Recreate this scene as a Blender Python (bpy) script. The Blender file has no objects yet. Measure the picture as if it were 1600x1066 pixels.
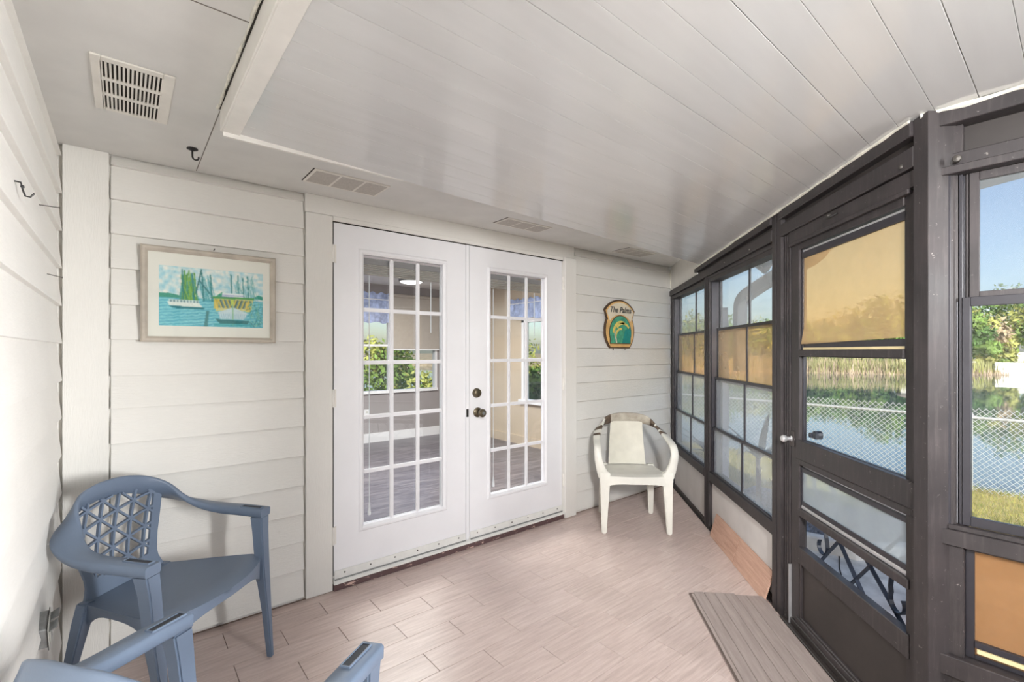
import bpy, bmesh, math, random
from mathutils import Vector, Matrix
import numpy as np

random.seed(7)
RS = np.random.RandomState(11)
SC = bpy.context.scene
COL = SC.collection
PI = math.pi
R2 = math.sqrt(.5)

# ------------------------------------------------------------------ camera
cam_d = bpy.data.cameras.new('camera')
cam = bpy.data.objects.new('camera', cam_d); COL.objects.link(cam)
FPX = 738.0
cam_d.sensor_fit = 'HORIZONTAL'; cam_d.sensor_width = 36.0
cam_d.lens = 36.0 * FPX / 1600.0
cam_d.shift_y = (549.0 - 533.0) / 1600.0
cam_d.clip_start = 0.02; cam_d.clip_end = 600
YAW = PI / 2 - math.atan2(900.0, FPX)
cam.location = (0, 0, 1.35)
cam.rotation_euler = (PI / 2, 0, -YAW)
SC.camera = cam

# ------------------------------------------------------------------ world, sun, exposure
SUN = Vector((-.70, -.46, .50)).normalized()
w = bpy.data.worlds.new('sky'); SC.world = w; w.use_nodes = True
nt = w.node_tree; nt.nodes.clear()
sky = nt.nodes.new('ShaderNodeTexSky'); sky.sky_type = 'NISHITA'; sky.sun_disc = False
sky.sun_elevation = math.asin(SUN.z); sky.sun_rotation = math.atan2(SUN.x, SUN.y)
sky.air_density = 1.0; sky.dust_density = 1.6; sky.ozone_density = 1.5
bg = nt.nodes.new('ShaderNodeBackground'); bg.inputs['Strength'].default_value = .13
out = nt.nodes.new('ShaderNodeOutputWorld')
nt.links.new(sky.outputs[0], bg.inputs[0]); nt.links.new(bg.outputs[0], out.inputs[0])

sd = bpy.data.lights.new('sun', 'SUN'); sd.energy = 3.9; sd.angle = .01; sd.color = (1, .94, .84)
so = bpy.data.objects.new('sun', sd); COL.objects.link(so)
so.rotation_euler = SUN.to_track_quat('Z', 'Y').to_euler()

def area(name, loc, target, sx, sy, power, col=(1, 1, 1)):
    d = bpy.data.lights.new(name, 'AREA'); d.shape = 'RECTANGLE'; d.size = sx; d.size_y = sy
    d.energy = power; d.color = col
    o = bpy.data.objects.new(name, d); COL.objects.link(o); o.location = loc
    o.rotation_euler = (Vector(loc) - Vector(target)).to_track_quat('Z', 'Y').to_euler()
    return o
# added fill lights behind the camera; the first bounces off the porch ceiling
area('bounce_fill', (.6, -1.5, 1.1), (.65, -1.45, 2.2), .6, .6, 1.5, (1, .995, .985))
area('soft_fill', (1.79, -1.9, 1.72), (1.75, 2.6, .5), .2, .6, 24, (1, .997, .992))
ff_ = area('far_fill', (-.06, -.62, 1.88), (3.5, 1.9, .75), .25, .4, 19, (1, .997, .992)); ff_.data.spread = math.radians(80)
lf_ = area('side_fill', (1.78, -1.95, 1.05), (-.3, .7, 1.0), .4, .8, 19, (1, .997, .992)); lf_.data.spread = math.radians(50)
# added fill panel for the inner room, separate from its ceiling lamp
area('room_fill', (2.3, 4.4, 2.29), (2.3, 4.4, 0), 1.3, 1.3, 90, (1, .96, .92))

vs = SC.view_settings
vs.view_transform = 'Standard'; vs.look = 'None'; vs.gamma = 1; vs.use_curve_mapping = False
vs.exposure = 0.66
SC.display_settings.display_device = 'sRGB'
SC.cycles.max_bounces = 12; SC.cycles.transparent_max_bounces = 24
SC.cycles.diffuse_bounces = 6; SC.cycles.glossy_bounces = 4

# ------------------------------------------------------------------ materials
def lin(c):
    return tuple(((v / 255.) / 12.92 if v / 255. <= .04045 else ((v / 255. + .055) / 1.055) ** 2.4) for v in c)

class NT:
    def __init__(s, name):
        s.m = bpy.data.materials.new(name); s.m.use_nodes = True
        s.t = s.m.node_tree; s.t.nodes.clear()
        s.out = s.n('ShaderNodeOutputMaterial')
    def n(s, typ, **kw):
        n = s.t.nodes.new(typ)
        for k, v in kw.items(): setattr(n, k, v)
        return n
    def l(s, a, b): s.t.links.new(a, b)
    def coords(s, scale=(1, 1, 1), kind='Object'):
        tc = s.n('ShaderNodeTexCoord'); mp = s.n('ShaderNodeMapping')
        mp.inputs['Scale'].default_value = scale
        s.l(tc.outputs[kind], mp.inputs[0]); return mp.outputs[0]
    def noise(s, vec, scale, detail=4, rough=.55):
        n = s.n('ShaderNodeTexNoise'); n.inputs['Scale'].default_value = scale
        n.inputs['Detail'].default_value = detail; n.inputs['Roughness'].default_value = rough
        s.l(vec, n.inputs['Vector']); return n.outputs['Fac']
    def ramp(s, fac, stops):
        r = s.n('ShaderNodeValToRGB'); e = r.color_ramp.elements
        while len(e) < len(stops): e.new(.5)
        for i, (p, c) in enumerate(stops):
            e[i].position = p; e[i].color = (*c, 1) if len(c) == 3 else c
        s.l(fac, r.inputs[0]); return r.outputs[0]
    def mix(s, fac, a, b, mode='MIX'):
        m = s.n('ShaderNodeMix', data_type='RGBA', blend_type=mode)
        for v, i in ((fac, 0), (a, 6), (b, 7)):
            if isinstance(v, (int, float)): m.inputs[i].default_value = v
            elif isinstance(v, tuple): m.inputs[i].default_value = (*v, 1) if len(v) == 3 else v
            else: s.l(v, m.inputs[i])
        return m.outputs[2]
    def math(s, op, a, b=None):
        m = s.n('ShaderNodeMath', operation=op)
        for i, v in enumerate((a, b)):
            if v is None: continue
            if isinstance(v, (int, float)): m.inputs[i].default_value = v
            else: s.l(v, m.inputs[i])
        return m.outputs[0]
    def bump(s, h, strength=.3, dist=.002):
        b = s.n('ShaderNodeBump'); b.inputs['Strength'].default_value = strength
        b.inputs['Distance'].default_value = dist; s.l(h, b.inputs['Height']); return b.outputs[0]
    def pbr(s, color, rough=.5, normal=None, metal=0, spec=.5, **kw):
        p = s.n('ShaderNodeBsdfPrincipled')
        for v, k in ((color, 'Base Color'), (rough, 'Roughness'), (metal, 'Metallic'), (spec, 'Specular IOR Level')):
            if isinstance(v, tuple): p.inputs[k].default_value = (*v, 1) if len(v) == 3 else v
            elif isinstance(v, (int, float)): p.inputs[k].default_value = v
            else: s.l(v, p.inputs[k])
        for k, v in kw.items(): p.inputs[k.replace('_', ' ')].default_value = v
        if normal is not None: s.l(normal, p.inputs['Normal'])
        s.l(p.outputs[0], s.out.inputs[0]); return p

def m_plain(name, rgb, rough=.5, var=.06, scale=8, bump=.15, spec=.5, metal=0, stretch=(1, 1, 1), bscale=None):
    t = NT(name); v = t.coords(stretch); n = t.noise(v, scale)
    c = lin(rgb); d = tuple(x * (1 - var * 2.2) for x in c); e = tuple(min(1, x * (1 + var)) for x in c)
    col = t.ramp(n, [(.3, d), (.7, e)])
    nb = t.noise(v, bscale or scale * 6, 5)
    t.pbr(col, rough, t.bump(nb, bump), metal, spec); return t.m

def m_paint(name, rgb, stretch, dirt=.5):
    """white brushed paint on rough-sawn boards, with a few grey scuffs and knots"""
    t = NT(name); v = t.coords(stretch); v1 = t.coords((1, 1, 1))
    c = lin(rgb)
    oi = t.n('ShaderNodeObjectInfo')
    big = t.noise(v1, 2.3, 3); grain = t.noise(v, 30, 6, .65)
    col = t.ramp(big, [(.25, tuple(x * .93 for x in c)), (.75, c)])
    sp = t.ramp(t.noise(v1, 9, 6, .7), [(.68, (0, 0, 0)), (.80, (1, 1, 1))])
    col = t.mix(t.math('MULTIPLY', sp, .28 * dirt), col, lin((120, 112, 100)))
    gr = t.ramp(grain, [(.3, (.965, .965, .965)), (.65, (1, 1, 1))])
    col = t.mix(1.0, col, gr, 'MULTIPLY')
    rv = t.ramp(oi.outputs['Random'], [(0, (.97, .97, .965)), (1, (1, 1, 1))])
    col = t.mix(1.0, col, rv, 'MULTIPLY')
    t.pbr(col, .55, t.bump(grain, .6, .002), 0, .35); return t.m

M = {}
WALL = (228, 226, 221)
M['siding'] = m_paint('painted_siding', WALL, (1.0, 1.0, 9.0), .9)
M['siding_v'] = m_paint('painted_trim', WALL, (9.0, 9.0, .8), .8)
M['siding_l'] = m_paint('painted_left_siding', (240, 238, 234), (1, 1.2, 6))
M['soffit'] = m_plain('soffit_paint', (217, 216, 213), .6, .03, 5, .25, .3)
M['seam_grey'] = m_plain('seam_shadow', (128, 122, 114), .9, .2, 14, .2)
M['soffit_mesh'] = m_plain('painted_mesh', (192, 187, 181), .8, .06, 120, .6, .2)
M['door_white'] = m_plain('door_paint', (233, 233, 236), .38, .015, 4, .05, .45)
M['trim_white'] = m_plain('white_trim', (228, 225, 219), .45, .03, 9, .1)
M['caulk'] = m_plain('caulk', (224, 220, 208), .7, .1, 40, .5)
M['crack'] = m_plain('shadow_gap', (44, 38, 32), .9, .1, 40, .3)
t = NT('ceiling_vinyl'); v = t.coords((.5, 4, 4)); n = t.noise(v, 3, 3)
t.pbr(t.ramp(n, [(.3, lin((203, 203, 202))), (.7, lin((210, 210, 209)))]), .13, t.bump(t.noise(t.coords((.6, 1.5, 1)), 2.2, 2), .12, .01), 0, .62); M['ceiling'] = t.m

t = NT('bronze_metal'); v = t.coords((1, 1, 1)); vs_ = t.coords((8, 8, .6))
n = t.noise(v, 5, 5, .6); s_ = t.noise(vs_, 10, 6, .7); sp = t.ramp(t.noise(v, 55, 6, .8), [(.64, (0, 0, 0)), (.70, (1, 1, 1))])
c = t.ramp(n, [(.3, lin((42, 39, 40))), (.7, lin((62, 56, 57)))])
c = t.mix(t.ramp(s_, [(.5, (0, 0, 0)), (.8, (.28, .28, .28))]), c, lin((110, 102, 100)))
c = t.mix(t.math('MULTIPLY', sp, .6), c, lin((178, 172, 166)))
t.pbr(c, t.math('ADD', t.math('MULTIPLY', n, .25), .33), t.bump(s_, .25, .001), .15, .5); M['bronze'] = t.m
M['bronze_dark'] = m_plain('dark_bronze_panel', (52, 46, 44), .5, .12, 4, .15)
M['track'] = m_plain('window_track', (44, 42, 48), .35, .1, 12, .1)
M['alu'] = m_plain('bright_aluminium', (214, 214, 216), .3, .05, 20, .05, .5, .7)
M['alu_dull'] = m_plain('dull_aluminium', (150, 150, 156), .4, .08, 20, .1, .5, .5)
M['cream_daylight'] = m_plain('cream_gap_light', (222, 204, 158), .5, .05, 9, .05)  # daylight showing through thin gaps, put into the strip's colour
M['kick_white'] = m_plain('kick_panel_white', (208, 204, 201), .5, .04, 5, .08)
M['alu_white'] = m_plain('threshold_white', (226, 226, 222), .35, .03, 20, .05)

t = NT('threshold_wood'); v = t.coords((1, 6, 6))
pat = t.ramp(t.noise(t.coords((3.5, 9, 12)), 5, 5, .6), [(.60, (0, 0, 0)), (.65, (1, 1, 1))])
t.pbr(t.mix(pat, lin((92, 70, 70)), lin((206, 176, 164))), .7, t.bump(t.noise(v, 12), .4)); M['sill_wood'] = t.m

def m_wood(name, a, b, c, rough, stretch=(1.6, 22, 22), spec=.45):
    t = NT(name); oi = t.n('ShaderNodeObjectInfo')
    tc = t.n('ShaderNodeTexCoord'); mp = t.n('ShaderNodeMapping'); mp.inputs['Scale'].default_value = stretch
    add = t.n('ShaderNodeVectorMath', operation='ADD')
    cb = t.n('ShaderNodeCombineXYZ'); 
    for i in range(3): t.l(t.math('MULTIPLY', oi.outputs['Random'], 7.0 + 3 * i), cb.inputs[i])
    t.l(tc.outputs['Object'], add.inputs[0]); t.l(cb.outputs[0], add.inputs[1]); t.l(add.outputs[0], mp.inputs[0])
    g = t.noise(mp.outputs[0], 3.2, 8, .68)
    col = t.ramp(g, [(.28, lin(a)), (.5, lin(b)), (.74, lin(c))])
    fine = t.noise(mp.outputs[0], 14, 3, .6)
    col = t.mix(t.ramp(fine, [(.56, (0, 0, 0)), (.7, (.4, .4, .4))]), col, lin(c))
    rv = t.ramp(oi.outputs['Random'], [(0, (.95, .945, .94)), (1, (1.0, 1.0, 1.0))])
    col = t.mix(1.0, col, rv, 'MULTIPLY')
    t.pbr(col, rough, t.bump(g, .25, .0012), 0, spec); return t.m
M['tile'] = m_wood('floor_tile_glaze', (184, 165, 158), (203, 184, 177), (220, 204, 197), .33)
M['grout'] = m_plain('grout', (146, 124, 114), .8, .08, 30, .2)
M['loose_tile'] = m_wood('loose_tile_glaze', (172, 134, 114), (196, 158, 138), (212, 178, 158), .45)
M['mat'] = m_wood('weathered_board', (148, 135, 130), (166, 153, 148), (182, 169, 164), .55, (1.2, 14, 14), .35)
M['inner_floor'] = m_wood('inner_floor_wood', (66, 62, 68), (98, 94, 102), (150, 145, 148), .3, (1.0, 7, 7))
M['mat_edge'] = m_plain('board_edge', (104, 90, 84), .7, .08, 9, .2)
M['inner_wall'] = m_plain('inner_wall_paint', (156, 150, 151), .6, .03, 3, .05)
M['inner_beige'] = m_plain('inner_beige_paint', (200, 184, 164), .6, .03, 3, .05)
M['inner_ceiling'] = m_plain('inner_ceiling_paint', (226, 224, 224), .6, .03, 3, .05)
M['shade_fabric'] = m_plain('roller_shade_fabric', (176, 168, 160), .8, .03, 30, .1)
M['valance_blue'] = m_plain('blue_valance', (172, 186, 224), .8, .2, 14, .2)

def m_glass(name, tint, f0=.05, haze=0., hazecol=(1, 1, 1), rough=.0, fmax=1.0):
    t = NT(name)
    tr = t.n('ShaderNodeBsdfTransparent'); tr.inputs[0].default_value = (*tint, 1)
    gl = t.n('ShaderNodeBsdfGlossy'); gl.inputs['Roughness'].default_value = .12 if haze > 0 else rough
    lw = t.n('ShaderNodeLayerWeight'); lw.inputs[0].default_value = .5
    f = t.math('ADD', t.math('MULTIPLY', t.math('POWER', lw.outputs['Facing'], 5.0), fmax - f0), f0)
    base = tr.outputs[0]
    if haze > 0:
        df = t.n('ShaderNodeBsdfDiffuse'); df.inputs[0].default_value = (*hazecol, 1)
        tl = t.n('ShaderNodeBsdfTranslucent'); tl.inputs[0].default_value = (*hazecol, 1)
        m0 = t.n('ShaderNodeMixShader'); m0.inputs[0].default_value = .55
        t.l(df.outputs[0], m0.inputs[1]); t.l(tl.outputs[0], m0.inputs[2])
        m1 = t.n('ShaderNodeMixShader')
        hz = t.math('MULTIPLY', t.ramp(t.noise(t.coords((1, 1, 1)), 4, 4), [(.3, (.75, .75, .75)), (.7, (1, 1, 1))]), haze)
        t.l(hz, m1.inputs[0]); t.l(tr.outputs[0], m1.inputs[1]); t.l(m0.outputs[0], m1.inputs[2]); base = m1.outputs[0]
    m2 = t.n('ShaderNodeMixShader'); t.l(f, m2.inputs[0]); t.l(base, m2.inputs[1]); t.l(gl.outputs[0], m2.inputs[2])
    t.l(m2.outputs[0], t.out.inputs[0]); return t.m
M['glass'] = m_glass('door_glass', (.93, .95, .95), .045)
M['glass_pic'] = m_glass('picture_glass', (.97, .98, .97), .02)
M['vinyl_clear'] = m_glass('clear_vinyl', (.93, .95, .96), .03, .30, (.97, .98, .99), .04)
M['vinyl_light'] = m_glass('pale_vinyl', (.74, .78, .82), .03, .14, (.9, .93, .95), .03)
M['vinyl_smoke'] = m_glass('smoked_vinyl', (.99, .82, .60), .03, .36, (.98, .82, .60), .05)
M['vinyl_tan'] = m_glass('tan_vinyl', (.97, .78, .53), .02, .44, (.96, .77, .50), .05)
M['vinyl_orange'] = m_glass('amber_vinyl', (.86, .58, .32), .02, .32, (.92, .62, .36), .08)
M['vinyl_frost'] = m_glass('frosted_vinyl', (.80, .85, .88), .03, .42, (.80, .84, .85), .06)
M['window_clear'] = m_glass('window_glass', (.95, .96, .97), .03)

M['chair_blue'] = m_plain('slate_plastic', (104, 118, 138), .42, .04, 4, .12, .5, bscale=180)
M["chair_white"] = m_plain("white_plastic", (222, 220, 211), .42, .05, 7, .08)
M['chair_splat'] = m_plain('weathered_white_plastic', (208, 204, 190), .5, .06, 7, .1)
M['slot_dark'] = m_plain('slot_shadow', (38, 42, 52), .6, .05, 8, .05)
t = NT('weathered_rim'); v = t.coords((1, 1, 1))
n = t.noise(v, 7, 4); f = t.ramp(n, [(.35, lin((142, 132, 118))), (.62, lin((196, 190, 176)))])
t.pbr(f, .55, t.bump(t.noise(v, 80), .2)); M['rim_worn'] = t.m
t = NT('brown_stain'); v = t.coords((1, 1, 1)); n = t.noise(v, 24, 5, .7)
t.pbr(t.ramp(n, [(.35, lin((66, 52, 42))), (.66, lin((112, 96, 82)))]), .6, t.bump(n, .3)); M['rim_brown'] = t.m

M['vent_white'] = m_plain('vent_enamel', (224, 220, 212), .4, .04, 12, .08)
M['black_iron'] = m_plain('black_iron', (32, 30, 30), .5, .1, 20, .2)
M['rust_nail'] = m_plain('nail_steel', (84, 80, 76), .5, .1, 40, .1, .5, .6)
M['brass_old'] = m_plain('aged_brass', (112, 102, 84), .35, .22, 60, .2, .5, .75)
M['frame_wood'] = m_plain('whitewashed_frame', (186, 177, 164), .6, .1, 10, .35, .4, 0, (1, 1, 1))
M['mat_board'] = m_plain('picture_mat', (234, 230, 224), .8, .01, 4, .03)
M['outlet_grey'] = m_plain('outlet_cover', (150, 152, 152), .4, .12, 20, .1, .5, .5)
M['outlet_light'] = m_plain('outlet_light_plastic', (196, 196, 190), .45, .05, 20, .05)
M['stain_wood'] = m_plain('plaque_wood', (222, 178, 112), .5, .1, 9, .2)
M['plaque_dark'] = m_plain('plaque_edge', (84, 62, 46), .6, .1, 9, .2)
M['plaque_cream'] = m_plain('plaque_cream', (222, 210, 188), .5, .05, 9, .1)
M['plaque_green'] = m_plain('plaque_green', (72, 162, 128), .4, .18, 40, .1)
M['plaque_teal'] = m_plain('plaque_teal', (28, 140, 132), .4, .1, 40, .1)
M['plaque_yellow'] = m_plain('plaque_yellow', (226, 206, 108), .4, .1, 40, .1)
M['ink'] = m_plain('ink', (58, 56, 58), .6, .05, 9, .05)
t = NT('lamp_glow'); e = t.n('ShaderNodeEmission'); e.inputs[0].default_value = (1, .95, .88, 1); e.inputs[1].default_value = 3.5
t.l(e.outputs[0], t.out.inputs[0]); M['lamp_glow'] = t.m

M['concrete'] = m_plain('concrete', (218, 217, 214), .85, .16, 7, .6, .3)
M['curb'] = m_plain('curb_concrete', (226, 222, 216), .8, .08, 9, .3)
M['gravel'] = m_plain('gravel_grey', (140, 144, 154), .9, .3, 30, .8)
t = NT('lawn_grass'); v = t.coords((1, 1, 1)); n = t.noise(v, 2.2, 6, .7); n2 = t.noise(v, 40, 5, .7)
c = t.ramp(n, [(.3, lin((122, 122, 66))), (.5, lin((176, 162, 96))), (.75, lin((206, 190, 128)))])
c = t.mix(.35, c, t.ramp(n2, [(.3, lin((96, 104, 48))), (.7, lin((222, 206, 150)))]))
t.pbr(c, .9, t.bump(n2, .6, .02), 0, .1); M['lawn'] = t.m
M['blade'] = m_plain('grass_blade', (176, 170, 92), .8, .25, 3, .05, .2)
M['blade_green'] = m_plain('grass_blade_green', (128, 140, 66), .8, .25, 3, .05, .2)
t = NT('pond_water'); v = t.coords((.35, .8, 1)); n = t.noise(v, .8, 3, .5)
t.pbr(lin((70, 92, 96)), .03, t.bump(n, .035, .05), 0, .7, IOR=1.33); M['water'] = t.m
M['galv'] = m_plain('galvanised', (206, 208, 208), .4, .04, 30, .05, .5, .3)
M['bank'] = m_plain('bank_earth', (176, 160, 134), .9, .2, 1.2, .5, .1)
M['reed'] = m_plain('reeds', (178, 178, 124), .9, .25, .6, .05, .1)
M['reed_tan'] = m_plain('dry_reeds', (204, 184, 160), .9, .2, .6, .05, .1)
M['leaf_a'] = m_plain('leaf_mid', (130, 160, 80), .7, .3, .8, .05, .2)
M['leaf_b'] = m_plain('leaf_dark', (94, 130, 68), .7, .3, .8, .05, .2)
M['leaf_c'] = m_plain('leaf_yellow', (176, 180, 98), .7, .3, .8, .05, .2)
M['leaf_d'] = m_plain('leaf_dry', (190, 172, 140), .8, .2, .8, .05, .2)
M['bark'] = m_plain('bark', (112, 96, 82), .9, .2, 5, .5, .1)
M['yucca'] = m_plain('yucca_leaf', (78, 96, 92), .5, .2, 6, .1)
M['house_white'] = m_plain('far_white_wall', (236, 236, 234), .7, .02, 2, .05)
M['house_roof'] = m_plain('far_roof', (150, 138, 130), .8, .1, 2, .2)
M['gutter'] = m_plain('gutter_white', (188, 190, 192), .4, .04, 4, .05)
M['ext_soffit'] = m_plain('eave_paint', (206, 202, 186), .6, .04, 4, .1)
M['ext_siding'] = m_plain('outer_siding_paint', (204, 206, 214), .6, .03, 6, .15)
M['lampglass'] = m_plain('floodlight_glass', (236, 226, 200), .2, .03, 6, .02)
M['iron_blue'] = m_plain('painted_wrought_iron', (38, 44, 58), .4, .1, 20, .1)

# ------------------------------------------------------------------ mesh helpers
class MB:
    def __init__(s): s.v = []; s.f = []; s.mi = []; s.cur = 0
    def add(s, vs, fs):
        b = len(s.v); s.v += [tuple(p) for p in vs]
        for f in fs: s.f.append(tuple(b + i for i in f)); s.mi.append(s.cur)
        return s
    def box(s, a, b, mat=None):
        x0, x1 = sorted((a[0], b[0])); y0, y1 = sorted((a[1], b[1])); z0, z1 = sorted((a[2], b[2]))
        v = [Vector(p) for p in ((x0, y0, z0), (x1, y0, z0), (x1, y1, z0), (x0, y1, z0), (x0, y0, z1), (x1, y0, z1), (x1, y1, z1), (x0, y1, z1))]
        if mat is not None: v = [mat @ p for p in v]
        return s.add(v, [(0, 3, 2, 1), (4, 5, 6, 7), (0, 1, 5, 4), (1, 2, 6, 5), (2, 3, 7, 6), (3, 0, 4, 7)])
    def hexa(s, v):
        return s.add(v, [(0, 3, 2, 1), (4, 5, 6, 7), (0, 1, 5, 4), (1, 2, 6, 5), (2, 3, 7, 6), (3, 0, 4, 7)])
    def prism(s, poly, d):
        """closed polygon extruded along vector d"""
        n = len(poly); d = Vector(d); p = [Vector(q) for q in poly]
        return s.add(p + [q + d for q in p], [tuple(range(n))[::-1], tuple(range(n, 2 * n))] + [(i, (i + 1) % n, n + (i + 1) % n, n + i) for i in range(n)])
    def loft(s, secs, cap=True):
        n = len(secs[0]); fs = []
        for k in range(len(secs) - 1):
            for i in range(n):
                j = (i + 1) % n
                fs.append((k * n + i, k * n + j, (k + 1) * n + j, (k + 1) * n + i))
        if cap: fs += [tuple(range(n))[::-1], tuple(range((len(secs) - 1) * n, len(secs) * n))]
        return s.add([p for q in secs for p in q], fs)
    def tube(s, path, r, n=8, up=(0, 0, 1)):
        path = [Vector(p) for p in path]; secs = []
        rr = r if isinstance(r, (list, tuple)) else [r] * len(path)
        pu = None
        for i, p in enumerate(path):
            d = (path[min(i + 1, len(path) - 1)] - path[max(i - 1, 0)]).normalized()
            u = Vector(up) if pu is None else pu
            u = u - d * u.dot(d)
            if u.length < 1e-4: u = Vector((1, 0, 0)) - d * d.x
            u.normalize(); pu = u; w = d.cross(u)
            secs.append([p + (u * math.cos(a) + w * math.sin(a)) * rr[i] for a in [2 * PI * k / n for k in range(n)]])
        return s.loft(secs)
    def band(s, path, w, h, up=(0, 0, 1)):
        """rectangular bar along a path; w across, h along up"""
        path = [Vector(p) for p in path]; secs = []
        for i, p in enumerate(path):
            d = (path[min(i + 1, len(path) - 1)] - path[max(i - 1, 0)]).normalized()
            u = Vector(up); u = (u - d * u.dot(d)).normalized(); q = d.cross(u)
            secs.append([p + q * (a * w / 2) + u * (b * h / 2) for a, b in ((-1, -1), (1, -1), (1, 1), (-1, 1))])
        return s.loft(secs)
    def lathe(s, prof, c=(0, 0, 0), axis='z', n=20):
        secs = []
        for r, h in prof:
            ring = []
            for k in range(n):
                a = 2 * PI * k / n; x, y = r * math.cos(a), r * math.sin(a)
                q = {'z': (x, y, h), 'y': (x, h, y), 'x': (h, x, y)}[axis]
                ring.append((c[0] + q[0], c[1] + q[1], c[2] + q[2]))
            secs.append(ring)
        return s.loft(secs)
    def build(s, name, mat, parent=None, smooth=False, bevel=0, seg=1, loc=None, angle=40, subsurf=0):
        me = bpy.data.meshes.new(name)
        mats = mat if isinstance(mat, (list, tuple)) else [mat]
        me.from_pydata(s.v, [], s.f)
        for m in mats: me.materials.append(M[m])
        if len(mats) > 1: me.polygons.foreach_set('material_index', s.mi)
        bm = bmesh.new(); bm.from_mesh(me)
        bmesh.ops.recalc_face_normals(bm, faces=bm.faces)
        if bevel:
            es = [e for e in bm.edges if len(e.link_faces) == 2 and e.calc_face_angle(0) > .6]
            bmesh.ops.bevel(bm, geom=es, offset=bevel, segments=seg, affect='EDGES', clamp_overlap=True)
        bm.to_mesh(me); bm.free()
        if smooth:
            me.polygons.foreach_set('use_smooth', [True] * len(me.polygons))
            me.set_sharp_from_angle(angle=math.radians(angle))
        o = bpy.data.objects.new(name, me); COL.objects.link(o)
        if parent is not None: o.parent = parent
        if loc is not None: o.location = loc
        if subsurf:
            sm = o.modifiers.new('smooth', 'SUBSURF'); sm.levels = sm.render_levels = subsurf
        return o

def tag(o, label=None, cat=None, group=None, kind=None):
    if label: o['label'] = label
    if cat: o['category'] = cat
    if group: o['group'] = group
    if kind: o['kind'] = kind
    return o
def empty(name, loc=(0, 0, 0), rz=0, **kw):
    o = bpy.data.objects.new(name, None); COL.objects.link(o); o.empty_display_size = .1
    o.location = loc; o.rotation_euler = (0, 0, rz); return tag(o, **kw)
def bx(name, a, b, mat, parent=None, bevel=0):
    return MB().box(a, b).build(name, mat, parent, bevel=bevel)
def copy_tree(o, parent=None):
    c = o.copy(); COL.objects.link(c)
    if parent is not None: c.parent = parent
    for ch in list(o.children): copy_tree(ch, c)
    return c
def share(src, name, loc, parent, rot=None):
    o = bpy.data.objects.new(name, src.data); COL.objects.link(o); o.parent = parent; o.location = loc
    if rot: o.rotation_euler = rot
    return o

# ================================================================== SETTING
YB = 2.69          # trim face of the back (door) wall
XL = -.20          # face of the left wall
CP = (4.31, 2.69)  # acute corner of back wall and angled screen wall
X3 = 1.93          # inner face of the right-hand front wall
ZS = 2.21          # soffit
HT = 2.135
def zpan(x): return HT - .03 * (x - .3)

# ---- floor: grout bed and wood-look tiles (running bond, 149 x 446 mm)
fl = MB().prism([(XL - .1, -2.1, -.12), (X3 + .1, -2.1, -.12), (X3 + .1, .30, -.12), (4.45, 2.80, -.12), (XL - .1, 2.80, -.12)], (0, 0, .1165)).build('floor', 'grout')
tag(fl, 'porch floor of taupe wood-look tiles in running bond', kind='structure')
TW, TL, TH_ = .1485, .446, .0035
proto = {}
def clip_half(poly, f):
    out = []
    for i in range(len(poly)):
        a, b = poly[i], poly[(i + 1) % len(poly)]; fa, fb = f(a), f(b)
        if fa >= 0: out.append(a)
        if fa * fb < 0:
            k = fa / (fa - fb); out.append((a[0] + (b[0] - a[0]) * k, a[1] + (b[1] - a[1]) * k))
    return out
gx, gy = .0012, .0008
tile_me = None
bulk = MB()
for r in range(31):
    y1 = 2.625 + TW - r * TW; y0 = y1 - TW
    off = (.583 if r % 2 == 0 else .808) - 2 * TL
    for k in range(12):
        x0 = off + (k - 1) * TL; x1 = x0 + TL
        a = max(x0, XL); b = min(x1, 4.4); ya, yb = y0, min(y1, YB + .01)
        if b - a < .02 or yb - ya < .02: continue
        poly = [(a + gx, ya + gy), (b - gx, ya + gy), (b - gx, yb - gy), (a + gx, yb - gy)]
        if yb > .30:
            poly = clip_half(poly, lambda p: max((p[1] - .30) - (p[0] - X3) + .01, (X3 - p[0]) if p[1] < .3 else -1))
        else:
            poly = clip_half(poly, lambda p: X3 - p[0])
        if len(poly) < 3: continue
        cx_ = sum(p[0] for p in poly) / len(poly); cy_ = sum(p[1] for p in poly) / len(poly)
        loc = ((a + b) / 2, (ya + yb) / 2, -TH_)
        if yb < .1:
            bulk.prism([(p[0], p[1], -TH_) for p in poly], (0, 0, TH_)); continue
        full = len(poly) == 4 and abs((b - a) - TL) < 1e-6 and abs((yb - ya) - TW) < 1e-6 and abs(poly[0][0] - a - gx) < 1e-6 and abs(poly[2][0] - b + gx) < 1e-6 and abs(poly[1][0] - b + gx) < 1e-6
        if full and tile_me is not None:
            o = bpy.data.objects.new('floor_tile', tile_me); COL.objects.link(o); o.parent = fl; o.location = loc; continue
        o = MB().prism([(p[0] - loc[0], p[1] - loc[1], 0) for p in poly], (0, 0, TH_)).build('floor_tile', 'tile', fl, loc=loc, bevel=.0008)
        if full: tile_me = o.data
tag(bulk.build('floor_tile', 'tile', fl), kind='stuff')

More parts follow.
